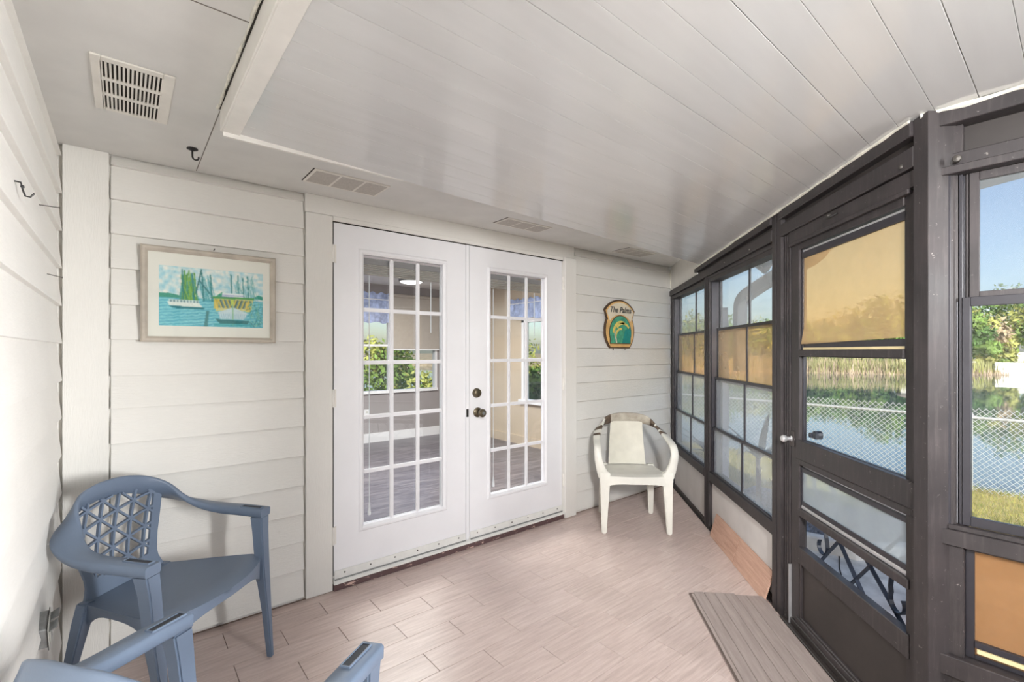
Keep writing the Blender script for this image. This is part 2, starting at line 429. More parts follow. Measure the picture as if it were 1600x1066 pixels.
# ---- clapboards
def clapboard(x0, x1, zb, zt, thick=.018, top=.004):
    """board along local x; face looks to -y; bottom edge proud by `thick`"""
    return MB().hexa([(x0, -thick, zb), (x1, -thick, zb), (x1, 0, zb), (x0, 0, zb), (x0, -top, zt), (x1, -top, zt), (x1, 0, zt), (x0, 0, zt)])
BK = YB + .030      # backing face
wb = MB().box((-.30, BK, -.1), (.90, 2.80, 2.42)).box((2.742, BK, -.1), (4.44, 2.80, 2.42)).box((.90, BK, 2.085), (2.742, 2.80, 2.42)).build('wall_back', 'trim_white')
tag(wb, 'back wall of painted clapboards beside the French doors', kind='structure')
zl = [2.163, 2.015, 1.865, 1.714, 1.555, 1.402, 1.241, 1.098, .945, .785, .624, .469, .321, .171, .020]
for i, z in enumerate(zl):
    zt = min(ZS, (zl[i - 1] if i else ZS) + .018)
    j = RS.uniform(-.0015, .0015)
    clapboard(-.047, .752, z, zt, .031 + j, .002).build('siding_board', 'siding', wb, loc=(0, BK, 0), bevel=.001)
zr = [2.145, 1.988, 1.829, 1.685, 1.523, 1.377, 1.221, 1.085, .930, .775, .623, .475, .323, .175, .025]
for i, z in enumerate(zr):
    zt = min(ZS, (zr[i - 1] if i else ZS) + .018)
    clapboard(2.883, 4.305, z, zt, .032 + RS.uniform(-.0015, .0015), .002).build('siding_board', 'siding', wb, loc=(0, BK, 0), bevel=.001)
bx('corner_board', (XL, YB, 0), (-.053, BK, ZS), 'siding_v', wb, .0015)
bx('door_casing', (.760, YB - .002, .004), (.903, BK, 2.108), 'siding_v', wb, .0015)
bx('frieze_board', (.756, YB - .001, 2.110), (2.868, BK, ZS), 'siding', wb, .0012)
bx('door_casing', (.9045, YB - .001, 2.084), (2.742, BK, 2.1095), 'siding', wb, .001)
bx('door_casing', (2.745, YB - .022, .004), (2.873, BK, 2.108), 'siding_v', wb, .002)
# ---- left wall
wl = MB().box((XL - .15, -2.1, -.1), (XL - .020, 2.80, 2.42)).build('wall_left', 'siding_l')
tag(wl, 'left wall of wide painted clapboards', kind='structure')
zz = [1.537 + .1545 * k for k in range(4, -11, -1)]
for i, z in enumerate(zz):
    zt = min(ZS, z + .1545 + .016)
    if zt - z < .02: continue
    o = clapboard(-2.05, YB - .008, z, zt, .022 + RS.uniform(-.001, .001)).build('siding_board', 'siding_l', wl, loc=(XL - .022, 0, 0), bevel=.001)
    o.rotation_euler = (0, 0, PI / 2)
# ---- ceiling: flat soffit (one mesh) and the vinyl plank panel
def ang_x(y): return CP[0] - (CP[1] - y)
ce = MB().prism([(XL - .04, -2.1, ZS), (.27, -2.1, ZS), (.27, 1.95, ZS), (3.56, 1.95, ZS), (4.33, 2.71, ZS), (XL - .04, 2.71, ZS)], (0, 0, .03)).build('ceiling', 'soffit')
tag(ce, 'white porch ceiling, flat soffit round a panel of glossy planks', kind='structure')
bx('panel_edge', (.262, -2.1, zpan(.27) - .004), (.278, 1.956, ZS), 'trim_white', ce, .002)
# J-channel along the left edge
MB().hexa([(.268, -2.1, zpan(.27) - .006), (.322, -2.1, zpan(.32) - .006), (.322, 1.952, zpan(.32) - .006), (.268, 1.952, zpan(.27) - .006),
           (.268, -2.1, zpan(.27) + .004), (.322, -2.1, zpan(.32) + .004), (.322, 1.952, zpan(.32) + .004), (.268, 1.952, zpan(.27) + .004)]).build('edge_channel', 'trim_white', ce, bevel=.0015)
tube = MB()
pth = [(.262 + RS.uniform(-.003, .003), y, ZS - .001) for y in np.arange(-.2, 1.96, .05)]
tube.tube(pth, [.0035 + RS.uniform(-.001, .002) for _ in pth], 5).build('caulk_seam', 'crack', ce)
pth = [(.254 + RS.uniform(-.002, .002), y, ZS - .001) for y in np.arange(-.2, 1.96, .05)]
MB().tube(pth, [.004 + RS.uniform(-.001, .002) for _ in pth], 6).build('caulk_bead', 'caulk', ce)
bx('back_channel', (.27, 1.944, zpan(.3) - .02), (3.56, 1.956, ZS), 'trim_white', ce)
# quarter round lying on the soffit behind the panel
MB().tube([(.30, 2.04, ZS - .002), (.62, 2.07, ZS - .002), (.9, 2.09, ZS - .001)], [.012, .012, .004], 8).build('quarter_round', 'trim_white', ce)
bx('soffit_seam', (.262, 1.97, ZS - .0012), (.265, 2.69, ZS + .001), 'seam_grey', ce)
bx('soffit_seam', (XL, 1.389, ZS - .0012), (.26, 1.392, ZS + .001), 'seam_grey', ce)
ys = [.2 + .0975 * k for k in range(-24, 19)]; ys[-1] = 1.950
for i in range(len(ys) - 1):
    ya, yb = ys[i], ys[i + 1]
    k = i - 24
    ga = .0022 if k % 3 == 0 else .0016
    xa = .300
    def xe(y): return X3 + .05 if y < .25 else ang_x(y) + .01
    x0, x1 = xe(ya), xe(yb)
    dz = .0016 if k % 3 == 0 else 0
    def P(x, y, t): return (x, y, zpan(x) + t)
    mb = MB()
    # plank with bevelled long edges
    g2 = .0011 if k % 3 == 0 else .0003
    prof = [(ya + g2, .006), (ya + g2, .0012), (ya + g2 + .0009, 0), (yb - .0013, 0), (yb - .0003, .0012), (yb - .0003, .006)]
    secs = [[P(xa, y, t) for y, t in prof], [P(x0 + (x1 - x0) * (y - ya) / (yb - ya), y, t) for y, t in prof]]
    mb.loft(secs).build('ceiling_plank', 'ceiling', ce)
MB().hexa([(.27, -2.1, zpan(.27) + .0062), (X3 + .05, -2.1, zpan(X3) + .0062), (3.56, 1.95, zpan(3.56) + .0062), (.27, 1.95, zpan(.27) + .0062),
           (.27, -2.1, ZS + .03), (X3 + .05, -2.1, ZS + .03), (3.56, 1.95, ZS + .03), (.27, 1.95, ZS + .03)]).build('seam_backing', 'trim_white', ce)
# ---- roof over porch and house, keeps the daylight out
rf = MB().prism([(-7, -3.0, 2.44), (2.40, -3.0, 2.44), (2.40, .12, 2.44), (5.3, 3.0, 2.44), (5.3, 8.2, 2.44), (-7, 8.2, 2.44)], (0, 0, .16)).build('roof', 'ext_soffit')
tag(rf, 'flat roof over the porch', kind='structure')

# ================================================================== FRENCH DOORS
def mitre_frame(x0, x1, z0, z1, wd, yf, yb, slope=.4):
    """picture-frame moulding in the xz plane: outer x0..z1, width wd, front yf, back yb"""
    mb = MB()
    prof = [(0, yb), (0, yf + .006), (wd * .25, yf), (wd * .6, yf), (wd, yf + .010), (wd, yb)]
    cs = [(x0, z0, 1, 1), (x1, z0, -1, 1), (x1, z1, -1, -1), (x0, z1, 1, -1)]
    secs = [[(cx_ + sx * w_, y_, cz + sz * w_) for w_, y_ in prof] for cx_, cz, sx, sz in cs]
    secs.append(secs[0])
    return mb.loft(secs, cap=False)
def french_door(name, label, x0, x1, lx0, lx1, gx0, gx1, hinge):
    z0, z1 = .078, 2.078; yf, yb = YB + .008, YB + .052
    L0, L1 = .298, 1.950
    mb = MB()
    mb.box((x0, yf, z0), (lx0 + .012, yb, z1)).box((lx1 - .012, yf, z0), (x1, yb, z1))
    mb.box((lx0 + .012, yf, z0), (lx1 - .012, yb, L0 + .012)).box((lx0 + .012, yf, L1 - .012), (lx1 - .012, yb, z1))
    d = mb.build(name, 'door_white', bevel=0); tag(d, label, kind='structure')
    mitre_frame(lx0, lx1, L0, L1, .030, yf - .010, yf + .004).build('lite_frame', 'door_white', d)
    mitre_frame(lx0, lx1, L0, L1, .030, -(yb + .010), -(yb - .004)).build('lite_frame', 'door_white', d).scale = (1, -1, 1)
    # daylight opening
    zs = [.332, .642, .962, 1.283, 1.595, 1.908]; W = gx1 - gx0
    xs = [gx0 + W * k / 3 for k in range(4)]
    for k in (1, 2):
        MB().box((xs[k] - .0115, yf - .004, zs[0]), (xs[k] + .0115, yf + .016, zs[-1])).build('muntin', 'door_white', d, bevel=.005, seg=2)
    for k in range(1, 5):
        MB().box((gx0, yf - .003, zs[k] - .0115), (gx1, yf + .0155, zs[k] + .0115)).build('muntin', 'door_white', d, bevel=.005, seg=2)
    for i in range(3):
        for j in range(5):
            bx('pane', (xs[i], yf + .018, zs[j]), (xs[i + 1], yf + .021, zs[j + 1]), 'glass', d)
    # raised blind between the panes
    hr = bx('blind_headrail', (gx0 + .004, yf + .023, 1.872), (gx1 - .004, yf + .036, 1.905), 'inner_wall', d)
    for k in range(6):
        bx('slat', (gx0 + .006, yf + .024, 1.806 + k * .011), (gx1 - .006, yf + .034, 1.8135 + k * .011), 'shade_fabric', d, .001)
    MB().tube([(gx0 + .045, yf + .027, 1.80), (gx0 + .046, yf + .027, .42)], .0028, 6).lathe([(.001, .46), (.004, .44), (.010, .385), (.009, .372), (.0, .370)], (gx0 + .046, yf + .027, 0), 'z', 10).build('lift_cord', 'door_white', d)
    MB().tube([(gx1 - .07, yf + .027, 1.80), (gx1 - .07, yf + .027, 1.47)], .004, 6).build('tilt_wand', 'door_white', d)
    sw = bx('door_sweep', (x0 + .003, yf - .008, .056), (x1 - .003, yf, .108), 'alu_white', d, .0012)
    bx('sweep_lip', (x0 + .003, yf - .013, .052), (x1 - .003, yf - .006, .064), 'outlet_grey', sw)
    for k in range(6):
        xx = x0 + .06 + (x1 - x0 - .12) * k / 5
        MB().lathe([(0, -.0115), (.004, -.0105), (.005, -.008), (.005, -.007)], (xx, yf, .090), 'y', 10).build('screw', 'rust_nail', sw)
    for z in (1.90, 1.085, .31):
        hg = MB().lathe([(.0, -.05), (.0075, -.05), (.0075, .05), (0, .05)], (hinge, yf - .009, z), 'z', 10).build('hinge', 'trim_white', d, smooth=True)
        bx('hinge_leaf', (hinge - .004, yf - .006, z - .05), (hinge + .018, yf + .002, z + .05), 'trim_white', hg)
    return d
d1 = french_door('door_1', 'left white French door with fifteen lites and a raised blind', .9115, 1.801, 1.056, 1.652, 1.085, 1.618, .906)
d2 = french_door('door_2', 'right white French door with fifteen lites, brass knob and deadbolt', 1.834, 2.733, 1.986, 2.573, 2.014, 2.527, 2.740)
bx('astragal', (1.8035, YB + .002, .06), (1.828, YB + .05, 2.078), 'door_white', d1, .002)
db = MB().lathe([(0, -.026), (.018, -.026), (.028, -.022), (.033, -.010), (.034, 0)], (1.892, YB + .008, 1.060), 'y', 24).build('deadbolt', 'brass_old', d2, smooth=True)
kn = MB().lathe([(.034, 0), (.034, -.008), (.026, -.014), (.014, -.018), (.013, -.034), (.022, -.040), (.029, -.052), (.029, -.066), (.022, -.074), (.0, -.076)], (1.900, YB + .008, .925), 'y', 28).build('knob', 'brass_old', d2, smooth=True)
MB().lathe([(0, -.0775), (.011, -.0775), (.012, -.073), (.012, -.07)], (1.900, YB + .008, .925), 'y', 16).build('keyhole_disc', 'outlet_grey', kn)
bx('latch_plate', (1.8045, YB + .0005, .90), (1.822, YB + .003, .955), 'black_iron', d1)
# dark reveals around the leaves
jb = MB().box((.9035, YB + .003, .05), (.9075, YB + .05, 2.083)).box((.905, YB + .003, 2.0795), (2.742, YB + .05, 2.0835)).build('trim_1', 'crack'); tag(jb, 'dark gap between the doors and their frame', kind='structure')
th = MB().prism([(.906, YB - .020, .040), (.906, YB - .020, .052), (.906, YB + .0, .058), (.906, YB + .10, .058), (.906, YB + .10, .040)], (1.834, 0, 0)).build('trim_2', 'alu_white'); tag(th, 'white metal threshold under the French doors', kind='structure')
tw = MB().box((.906, YB - .010, 0), (2.742, YB + .10, .040)).build('trim_3', 'sill_wood', bevel=.003); tag(tw, 'purple-brown wood sill with chipped paint under the doors', kind='structure')

# ================================================================== ANGLED SCREEN WALL
def A(s, o, z): return (CP[0] - s * R2 + o * R2, CP[1] - s * R2 - o * R2, z)
wa = empty('wall_right', (CP[0], CP[1], 0), math.radians(225)); tag(wa, 'angled wall of dark bronze framing beside the French doors', kind='structure')
def zc(s): return zpan(CP[0] - s * R2)
def bar(name, s0, s1, o0, o1, z0, z1, parent, mat='bronze', bevel=.002):
    return bx(name, (s0, o0, z0), (s1, o1, z1), mat, parent, bevel)
def grooved_post(s0, s1, o0, o1, z0, z1, parent, ribs=2):
    mb = MB().box((s0, o0, z0), (s1, o1, z1))
    for k in range(ribs):
        c = s0 + (s1 - s0) * (k + 1) / (ribs + 1)
        mb.box((c - .004, o0 - .004, z0), (c + .004, o0, z1))
    return mb.build('post', 'bronze', parent, bevel=.0012)
grooved_post(0, .085, -.012, .075, 0, 1.93, wa, 1)
grooved_post(1.128, 1.248, -.014, .075, 0, 1.93, wa, 3)
grooved_post(2.325, 2.425, -.022, .075, 0, zc(2.38) - .002, wa, 1)
grooved_post(2.427, 2.492, -.008, .07, 0, 1.93, wa, 2)
grooved_post(3.332, 3.392, -.025, .06, 0, zc(3.36) - .002, wa, 0)
for a_, b_ in ((.085, 1.128), (1.248, 2.325)):
    bar('sill_rail', a_, b_, -.016, .07, .372, .440, wa)
    bar('sill_lip', a_, b_, -.004, .02, .440, .447, wa)
    bar('kick_panel', a_, b_, .010, .025, .030, .372, wa, 'kick_white', 0)
    bar('base_rail', a_, b_, -.010, .06, 0, .030, wa, 'bronze_dark')
bar('base_strip', 0, 2.33, -.020, -.012, 0, .010, wa, 'bronze_dark')
def sloped(name, s0, s1, o0, o1, zb, dt, mat='bronze', top=None):
    t0, t1 = (zc(s0) - dt, zc(s1) - dt) if top is None else top
    b0, b1 = zb if isinstance(zb, tuple) else (zb, zb)
    return MB().hexa([(s0, o0, b0), (s1, o0, b1), (s1, o1, b1), (s0, o1, b0), (s0, o0, t0), (s1, o0, t1), (s1, o1, t1), (s0, o1, t0)]).build(name, mat, wa, bevel=.003)
sloped('ceiling_beam', .93, 2.325, -.035, .05, (1.995, 2.018), .003)
sloped('ceiling_beam', 2.425, 3.332, -.035, .05, (2.018, 2.034), .003)
sloped('header_beam', .02, 2.325, -.026, .05, (1.905, 1.932), 0, top=(1.960, 1.992))
sloped('header_beam', 2.425, 3.332, -.026, .05, (1.932, 1.938), 0, top=(1.992, 2.004))
sloped('header_back', .0, 3.36, .0, .06, 1.90, .004, 'bronze_dark')
bar('window_head', .085, 1.128, -.010, .06, 1.872, 1.905, wa); bar('window_head', 1.248, 2.325, -.010, .06, 1.872, 1.930, wa)
bar('head_cap', 1.248, 2.325, -.016, .0, 1.900, 1.918, wa)
bar('door_head', 2.492, 3.332, -.014, .05, 1.878, 1.934, wa); bar('door_head_lip', 2.50, 3.30, -.020, .0, 1.862, 1.878, wa)
# white filler plate above the header near the corner
MB().hexa([(.0, -.010, 1.962), (.928, -.010, 1.985), (.928, -.002, 1.985), (.0, -.002, 1.962), (.0, -.010, ZS), (.928, -.010, ZS), (.928, -.002, ZS), (.0, -.002, ZS)]).build('filler_plate', 'trim_white', wa)
pth = [(s, -.036, zc(s) - .004 + RS.uniform(-.0015, .0015)) for s in np.arange(.93, 3.36, .06)]
MB().tube(pth, [.006 + RS.uniform(-.0015, .002) for _ in pth], 6).build('caulk_bead', 'caulk', wa)
MB().tube([(.004, -.012 + RS.uniform(-.002, .002), z) for z in np.arange(1.93, 2.2, .04)], .006, 6).build('caulk_bead', 'caulk', wa)
for s, z in ((.62, 1.94), (1.62, 1.955), (2.04, 1.95), (2.86, 1.915), (3.28, 1.955)):
    MB().lathe([(0, -.034), (.006, -.033), (.008, -.026), (.008, -.02)], (s, 0, z), 'y', 10).build('screw', 'rust_nail', wa)
MB().tube([(2.875, -.030, 1.906), (2.885, -.045, 1.898), (2.91, -.046, 1.897), (2.93, -.030, 1.906)], .005, 6).build('hook', 'black_iron', wa)

def sash(parent, s0, s1, z0, z1, o, pane='vinyl_clear', mull=None, st=.020, rl=.018, mat='track', name='sash'):
    mb = MB().box((s0, o, z0), (s0 + st, o + .014, z1)).box((s1 - st, o, z0), (s1, o + .014, z1))
    mb.box((s0 + st, o, z0), (s1 - st, o + .014, z0 + rl)).box((s0 + st, o, z1 - rl), (s1 - st, o + .014, z1))
    f = mb.build(name, mat, parent, bevel=.0012)
    a, b, c, d = s0 + st, s1 - st, z0 + rl, z1 - rl
    if mull is None: spans = [(a, b)]
    else:
        bx('mullion', (mull - .008, o, c), (mull + .008, o + .012, d), mat, f, .0012); spans = [(a, mull - .008), (mull + .008, b)]
    for p, q in spans: bx('pane', (p - .002, o + .005, c - .002), (q + .002, o + .0065, d + .002), pane, f)
    return f
def stack_window(n, s0, s1, mull, label, panes):
    W = empty('window_%d' % n, A(s0, 0, 0), math.radians(225)); tag(W, label, kind='structure')
    w_ = s1 - s0
    MB().box((0, 0, .44), (.018, .075, 1.905)).box((w_ - .018, 0, .44), (w_, .075, 1.905)).box((0, .062, .44), (.03, .075, 1.905)).box((w_ - .03, .062, .44), (w_, .075, 1.905)).build('frame', 'track', W, bevel=.001)
    rows = [(.432, .786), (.752, 1.158), (1.122, 1.522), (1.488, 1.890)]
    for i, (a, b) in enumerate(rows):
        f = sash(W, .016, w_ - .016, a, b, .008 + .015 * i, panes[i], mull - s0, .022, .018)
        for q in (.03, w_ - .05): bx('finger_tab', (q, .002 + .015 * i, b - .012), (q + .03, .009 + .015 * i, b - .004), 'track', f)
    return W
w1 = stack_window(1, .085, 1.128, .655, 'narrow four-row vinyl window nearest the back wall corner', ['vinyl_clear', 'vinyl_clear', 'vinyl_smoke', 'vinyl_clear'])
w2 = stack_window(2, 1.248, 2.325, 1.825, 'four-row vinyl window beside the screen door', ['vinyl_clear', 'vinyl_clear', 'vinyl_smoke', 'vinyl_clear'])

# ---- screen door
D0 = 2.497
d3 = empty('door_3', A(D0, 0, 0), math.radians(225)); tag(d3, 'dark bronze screen door with tan vinyl panel and low kick panel', kind='structure')
def dl(s): return s - D0
def rail(name, s0, s1, z0, z1, o0=-.004, o1=.028, mat='bronze', parent=None, bev=.0025): return bx(name, (dl(s0), o0, z0), (dl(s1), o1, z1), mat, parent or d3, bev)
rail('stile', 2.497, 2.570, .045, 1.872); rail('stile', 3.284, 3.328, .045, 1.872); rail('stile', 3.258, 3.284, .045, 1.872, .002, .03)
rail('rail', 2.570, 3.258, 1.834, 1.872)
rail('rail', 2.570, 3.258, 1.326, 1.357, -.006)
rail('rail', 2.560, 3.328, .838, .928, -.012); rail('rail', 2.560, 3.300, .810, .838, -.006)
rail('rail', 2.570, 3.284, .340, .418, -.008); rail('rail', 2.55, 3.30, .045, .075, -.010)
rail('kick_panel', 2.575, 3.276, .075, .340, .006, .018, 'bronze_dark', bev=0)
rail('panel_bead', 2.575, 2.590, .075, .340, -.004, .012); rail('panel_bead', 2.590, 3.276, .075, .088, -.006, .012)
# tan pane in its own sash, its vinyl come loose along the bottom
ts = MB().box((dl(2.572), .006, 1.357), (dl(2.584), .020, 1.834)).box((dl(3.248), .006, 1.357), (dl(3.258), .020, 1.834)).box((dl(2.572), .006, 1.790), (dl(3.258), .020, 1.820)).build('sash', 'track', d3, bevel=.001)
bx('painted_daylight', (dl(2.575), .010, 1.8215), (dl(3.256), .018, 1.829), 'alu', ts)  # bright bar stands for light in the gap above the pane
mb = MB(); N = 16; pts = []
for k in range(N + 1):
    u = k / N; s = 2.584 + u * (3.250 - 2.584)
    zb = 1.383 + .014 * u; ob = .008 - .010 * math.exp(-u * 6)
    pts.append([(dl(s), ob, zb), (dl(s), .012, 1.46), (dl(s), .013, 1.62), (dl(s), .013, 1.795)])
vs_ = [(p[0], p[1] + t_, p[2]) for t_ in (0, .0015) for c in pts for p in c]; n_ = 4 * (N + 1); fs_ = []
for k in range(N):
    for j in range(3):
        a_, b_, c_, e_ = k * 4 + j, k * 4 + j + 1, (k + 1) * 4 + j + 1, (k + 1) * 4 + j
        fs_ += [(a_, b_, c_, e_), (n_ + e_, n_ + c_, n_ + b_, n_ + a_)]
mb.add(vs_, fs_).build('pane', 'vinyl_tan', ts, smooth=True)
bx('painted_daylight', (dl(2.578), .008, 1.3575), (dl(3.254), .016, 1.367), 'cream_daylight', ts)
bx('sash_bottom', (dl(2.584), .012, 1.367), (dl(3.250), .022, 1.392), 'track', ts)
sash(d3, dl(2.568), dl(3.286), .924, 1.330, .012, 'window_clear', None, .010, .006, 'track')
# lower vent: frosted sash, bright bar painted for a slot of daylight above, open strip below
sash(d3, dl(2.570), dl(3.270), .618, .798, .004, 'vinyl_frost', None, .012, .020, 'track')
bx('painted_daylight', (dl(2.575), .012, .799), (dl(3.270), .020, .8085), 'alu', d3)
rail('rail', 2.572, 3.284, .568, .600, -.010, .012); rail('painted_daylight', 2.575, 3.275, .601, .617, .004, .012, 'alu', bev=.002)
gr = MB().tube([(dl(2.58), .062, .348), (dl(3.28), .062, .348)], .006, 6).tube([(dl(2.58), .062, .832), (dl(3.28), .062, .832)], .006, 6).build('scroll_grille', 'iron_blue', d3)
def scroll(pts, name='scroll_bar'): MB().band([(dl(s), .066, z) for s, z in pts], .005, .016, (0, 1, 0)).build(name, 'iron_blue', gr)
def arc(c, r, a0, a1, n=12, shrink=0): return [(c[0] + (r - shrink * k / n) * math.cos(math.radians(a0 + (a1 - a0) * k / n)), c[1] + (r - shrink * k / n) * math.sin(math.radians(a0 + (a1 - a0) * k / n))) for k in range(n + 1)]
scroll([(2.600, .348), (2.69, .444), (2.846, .606), (2.964, .725), (3.06, .832)])
scroll([(2.835, .361), (2.974, .509), (3.075, .62), (3.146, .69)] + arc((3.10, .735), .062, -35, 160, 10, .02))
scroll([(2.63, .832), (2.738, .715), (2.846, .606), (2.98, .505), (3.078, .436), (3.19, .352)])
scroll([(2.60, .70), (2.68, .61), (2.776, .520), (2.880, .424), (2.960, .352)])
scroll([(2.559, .76), (2.575, .69), (2.639, .60), (2.672, .50)] + arc((2.640, .452), .042, 10, -220, 12, .014))
scroll([(3.15, .62), (3.10, .555), (3.088, .49)] + arc((3.130, .448), .044, 150, 400, 12, .014))
sk = MB().lathe([(.018, 0), (.018, -.006), (.009, -.01), (.009, -.028), (.016, -.034), (.018, -.046), (.012, -.054), (0, -.055)], (dl(2.512), -.004, .922), 'y', 18).build('knob', 'alu', d3, smooth=True)
bx('latch_case', (dl(2.50), -.012, .885), (dl(2.53), -.003, .96), 'bronze_dark', d3, .002)
MB().lathe([(.012, 0), (.012, .012), (.02, .02), (.02, .05), (0, .05)], (dl(2.60), .03, .955), 'y', 10).box((dl(2.585), .04, .94), (dl(2.63), .055, .965)).build('outer_handle', 'iron_blue', d3)
# threshold strip under the door
MB().box((2.43, -.030, 0), (3.36, .06, .012)).box((2.43, -.010, .012), (3.36, .05, .042)).build('door_sill', 'bronze_dark', wa, bevel=.003)
bar('side_strip', 2.492, 2.497, -.016, .0, .0, .30, wa, 'alu', 0)

# ================================================================== RIGHT-HAND FRONT WALL (vinyl window 3)
wf = empty('wall_front', (X3, .30, 0), -PI / 2); tag(wf, 'front wall of dark bronze framing at the right edge', kind='structure')
def fb(name, s0, s1, o0, o1, z0, z1, mat='bronze', bev=.002, parent=None): return bx(name, (s0, o0, z0), (s1, o1, z1), mat, parent or wf, bev)
ZF = zpan(X3) - .003
fb('post', -.028, .010, -.004, .07, 0, ZF)
fb('post', .010, .030, .004, .07, 0, 1.885); fb('post', .010, .024, .012, .07, 1.90, 2.04)
fb('ceiling_beam', -.02, 2.3, -.014, .07, 2.034, ZF)
fb('recess_back', .0, 2.3, .050, .07, 1.90, 2.04, 'bronze_dark', 0); fb('recess_block', .030, .062, .018, .05, 1.925, 2.034)
fb('head_rail', .012, 2.3, -.010, .06, 1.884, 1.908); fb('head_rail', .030, 2.3, .012, .06, 1.908, 1.950)
MB().lathe([(0, -.016), (.009, -.014), (.011, -.010), (.011, -.006)], (.052, .0, 1.925), 'y', 12).build('screw', 'rust_nail', wf)
fb('sill', .012, 2.3, -.008, .07, .765, .812); fb('sill', .03, 2.3, .0, .06, .812, .826)
fb('apron_rail', .0, 2.3, -.012, .06, .372, .432); fb('kick_panel', .01, 2.3, .012, .03, .03, .372, 'bronze_dark', 0); fb('base_rail', 0, 2.3, -.006, .06, 0, .03, 'bronze_dark')
fb('stile', .028, .066, .006, .05, .432, .765)
pth = [(s, -.015, ZF - .003 + RS.uniform(-.0015, .0015)) for s in np.arange(-.03, 2.2, .05)]
MB().tube(pth, [.006 + RS.uniform(-.002, .003) for _ in pth], 6).build('caulk_bead', 'caulk', wf)
for s in (1.00, 2.05):
    fb('post', s, s + .09, -.004, .07, 0, ZF)
w3 = empty('window_3', (X3, .30, 0), -PI / 2); tag(w3, 'window at the right edge with hazy top pane and amber pane below', kind='structure')
def wbx(name, s0, s1, o0, o1, z0, z1, mat='track', bev=.001): return bx(name, (s0, o0, z0), (s1, o1, z1), mat, w3, bev)
for k, (a, b) in enumerate(((.030, .036), (.040, .046), (.052, .060), (.066, .072))):
    wbx('track_rib', a, b, .004 + .010 * k, .05, .826, 1.884, 'bronze' if k % 2 else 'track')
wbx('track_rib', .047, .050, .020, .022, .83, 1.50, 'alu_dull')
wbx('frame', .036, .078, .040, .052, .826, 1.884)
wbx('frame', .030, 1.0, .052, .060, 1.868, 1.884)
sash(w3, .074, 1.00, 1.502, 1.884, .030, 'vinyl_light', None, .022, .026, 'bronze')
sash(w3, .060, 1.00, .828, 1.512, .018, 'window_clear', None, .018, .028, 'track')
bx('painted_daylight', (.075, .024, .815), (1.0, .030, .827), 'cream_daylight', w3)  # cream bar coloured as daylight seen through the gap
sash(w3, .066, 1.00, .433, .764, .028, 'vinyl_orange', None, .020, .012, 'track')
bx('bottom_bar', (.086, .020, .470), (1.0, .034, .488), 'track', w3, .001)
bx('painted_daylight', (.092, .018, .456), (1.0, .026, .468), 'cream_daylight', w3)
# rest of the front wall, beyond the frame
for s0, s1 in ((1.09, 2.05),):
    bx('frame', (s0, .02, .83), (s0 + .03, .05, 1.88), 'track', wf); bx('frame', (s1 - .03, .02, .83), (s1, .05, 1.88), 'track', wf); bx('frame', (s0, .02, 1.50), (s1, .05, 1.53), 'track', wf)
# far end of the porch behind the camera: open screen bay over a low wall
wr = MB().box((XL - .1, -2.1, -.1), (X3 + .1, -2.03, .80)).build('wall_rear', 'kick_white'); tag(wr, 'low white wall at the near end of the porch', kind='structure')
bx('sill_rail', (XL, -2.12, .80), (X3 + .05, -2.02, .86), 'bronze', wr)
for x in (XL, .48, 1.18, X3 - .04): bx('post', (x, -2.10, .86), (x + .07, -2.03, 2.1), 'bronze', wr)
bx('header_beam', (XL, -2.11, 2.02), (X3 + .05, -2.02, 2.15), 'bronze', wr)

# ================================================================== INNER ROOM behind the French doors
IX0, IX1, IY0, IY1, IZ0, IZ1 = -1.2, 4.30, 2.80, 6.50, .045, 2.32
ifl = bx('floor', (IX0, IY0, -.1), (IX1 + .1, IY1 + .1, IZ0 - .004), 'grout'); tag(ifl, 'grey wood plank floor of the inner room', kind='structure')
BW, BL = .178, 1.22
for r in range(int((IY1 - IY0) / BW) + 1):
    off = RS.uniform(0, BL)
    for k in range(-1, 6):
        a, b = IX0 - off + (k + 1) * BL, IX0 - off + (k + 2) * BL
        a, b = max(a, .55), min(b, IX1); y0, y1 = IY0 + r * BW, min(IY0 + (r + 1) * BW, IY1)
        if b - a < .05 or y1 - y0 < .02: continue
        c = ((a + b) / 2, (y0 + y1) / 2, IZ0 - .004)
        MB().box((a + .001 - c[0], y0 + .0008 - c[1], 0), (b - .001 - c[0], y1 - .0008 - c[1], .004)).build('floor_plank', 'inner_floor', ifl, loc=c)
WX0, WX1, WZ0, WZ1 = 2.47, 3.80, .76, 2.16
wfar = MB().box((IX0, IY1, 0), (WX0, IY1 + .12, 2.44)).box((WX1, IY1, 0), (IX1 + .12, IY1 + .12, 2.44)).box((WX0, IY1, 0), (WX1, IY1 + .12, WZ0)).box((WX0, IY1, WZ1), (WX1, IY1 + .12, 2.44)).build('wall_far', 'inner_wall')
tag(wfar, 'taupe far wall of the inner room', kind='structure')
VY0, VY1, VZ0, VZ1 = 3.55, 5.02, .66, 1.80
wsd = MB().box((IX1, IY0, 0), (IX1 + .12, VY0, 2.44)).box((IX1, VY1, 0), (IX1 + .12, IY1, 2.44)).box((IX1, VY0, 0), (IX1 + .12, VY1, VZ0)).box((IX1, VY0, VZ1), (IX1 + .12, VY1, 2.44)).build('wall_side', 'inner_beige')
tag(wsd, 'beige side wall of the inner room', kind='structure')
tag(bx('wall_near', (IX0 - .1, IY0, 0), (IX0, IY1, 2.44), 'inner_wall'), 'unseen near side wall of the inner room', kind='structure')
ic = bx('ceiling', (IX0 - .1, IY0, IZ1), (IX1 + .12, IY1 + .1, IZ1 + .08), 'inner_ceiling'); tag(ic, 'white ceiling of the inner room', kind='structure')
tag(bx('baseboard_far', (IX0, IY1 - .016, IZ0), (IX1, IY1, IZ0 + .13), 'door_white'), 'white baseboard along the far wall of the inner room', kind='structure')
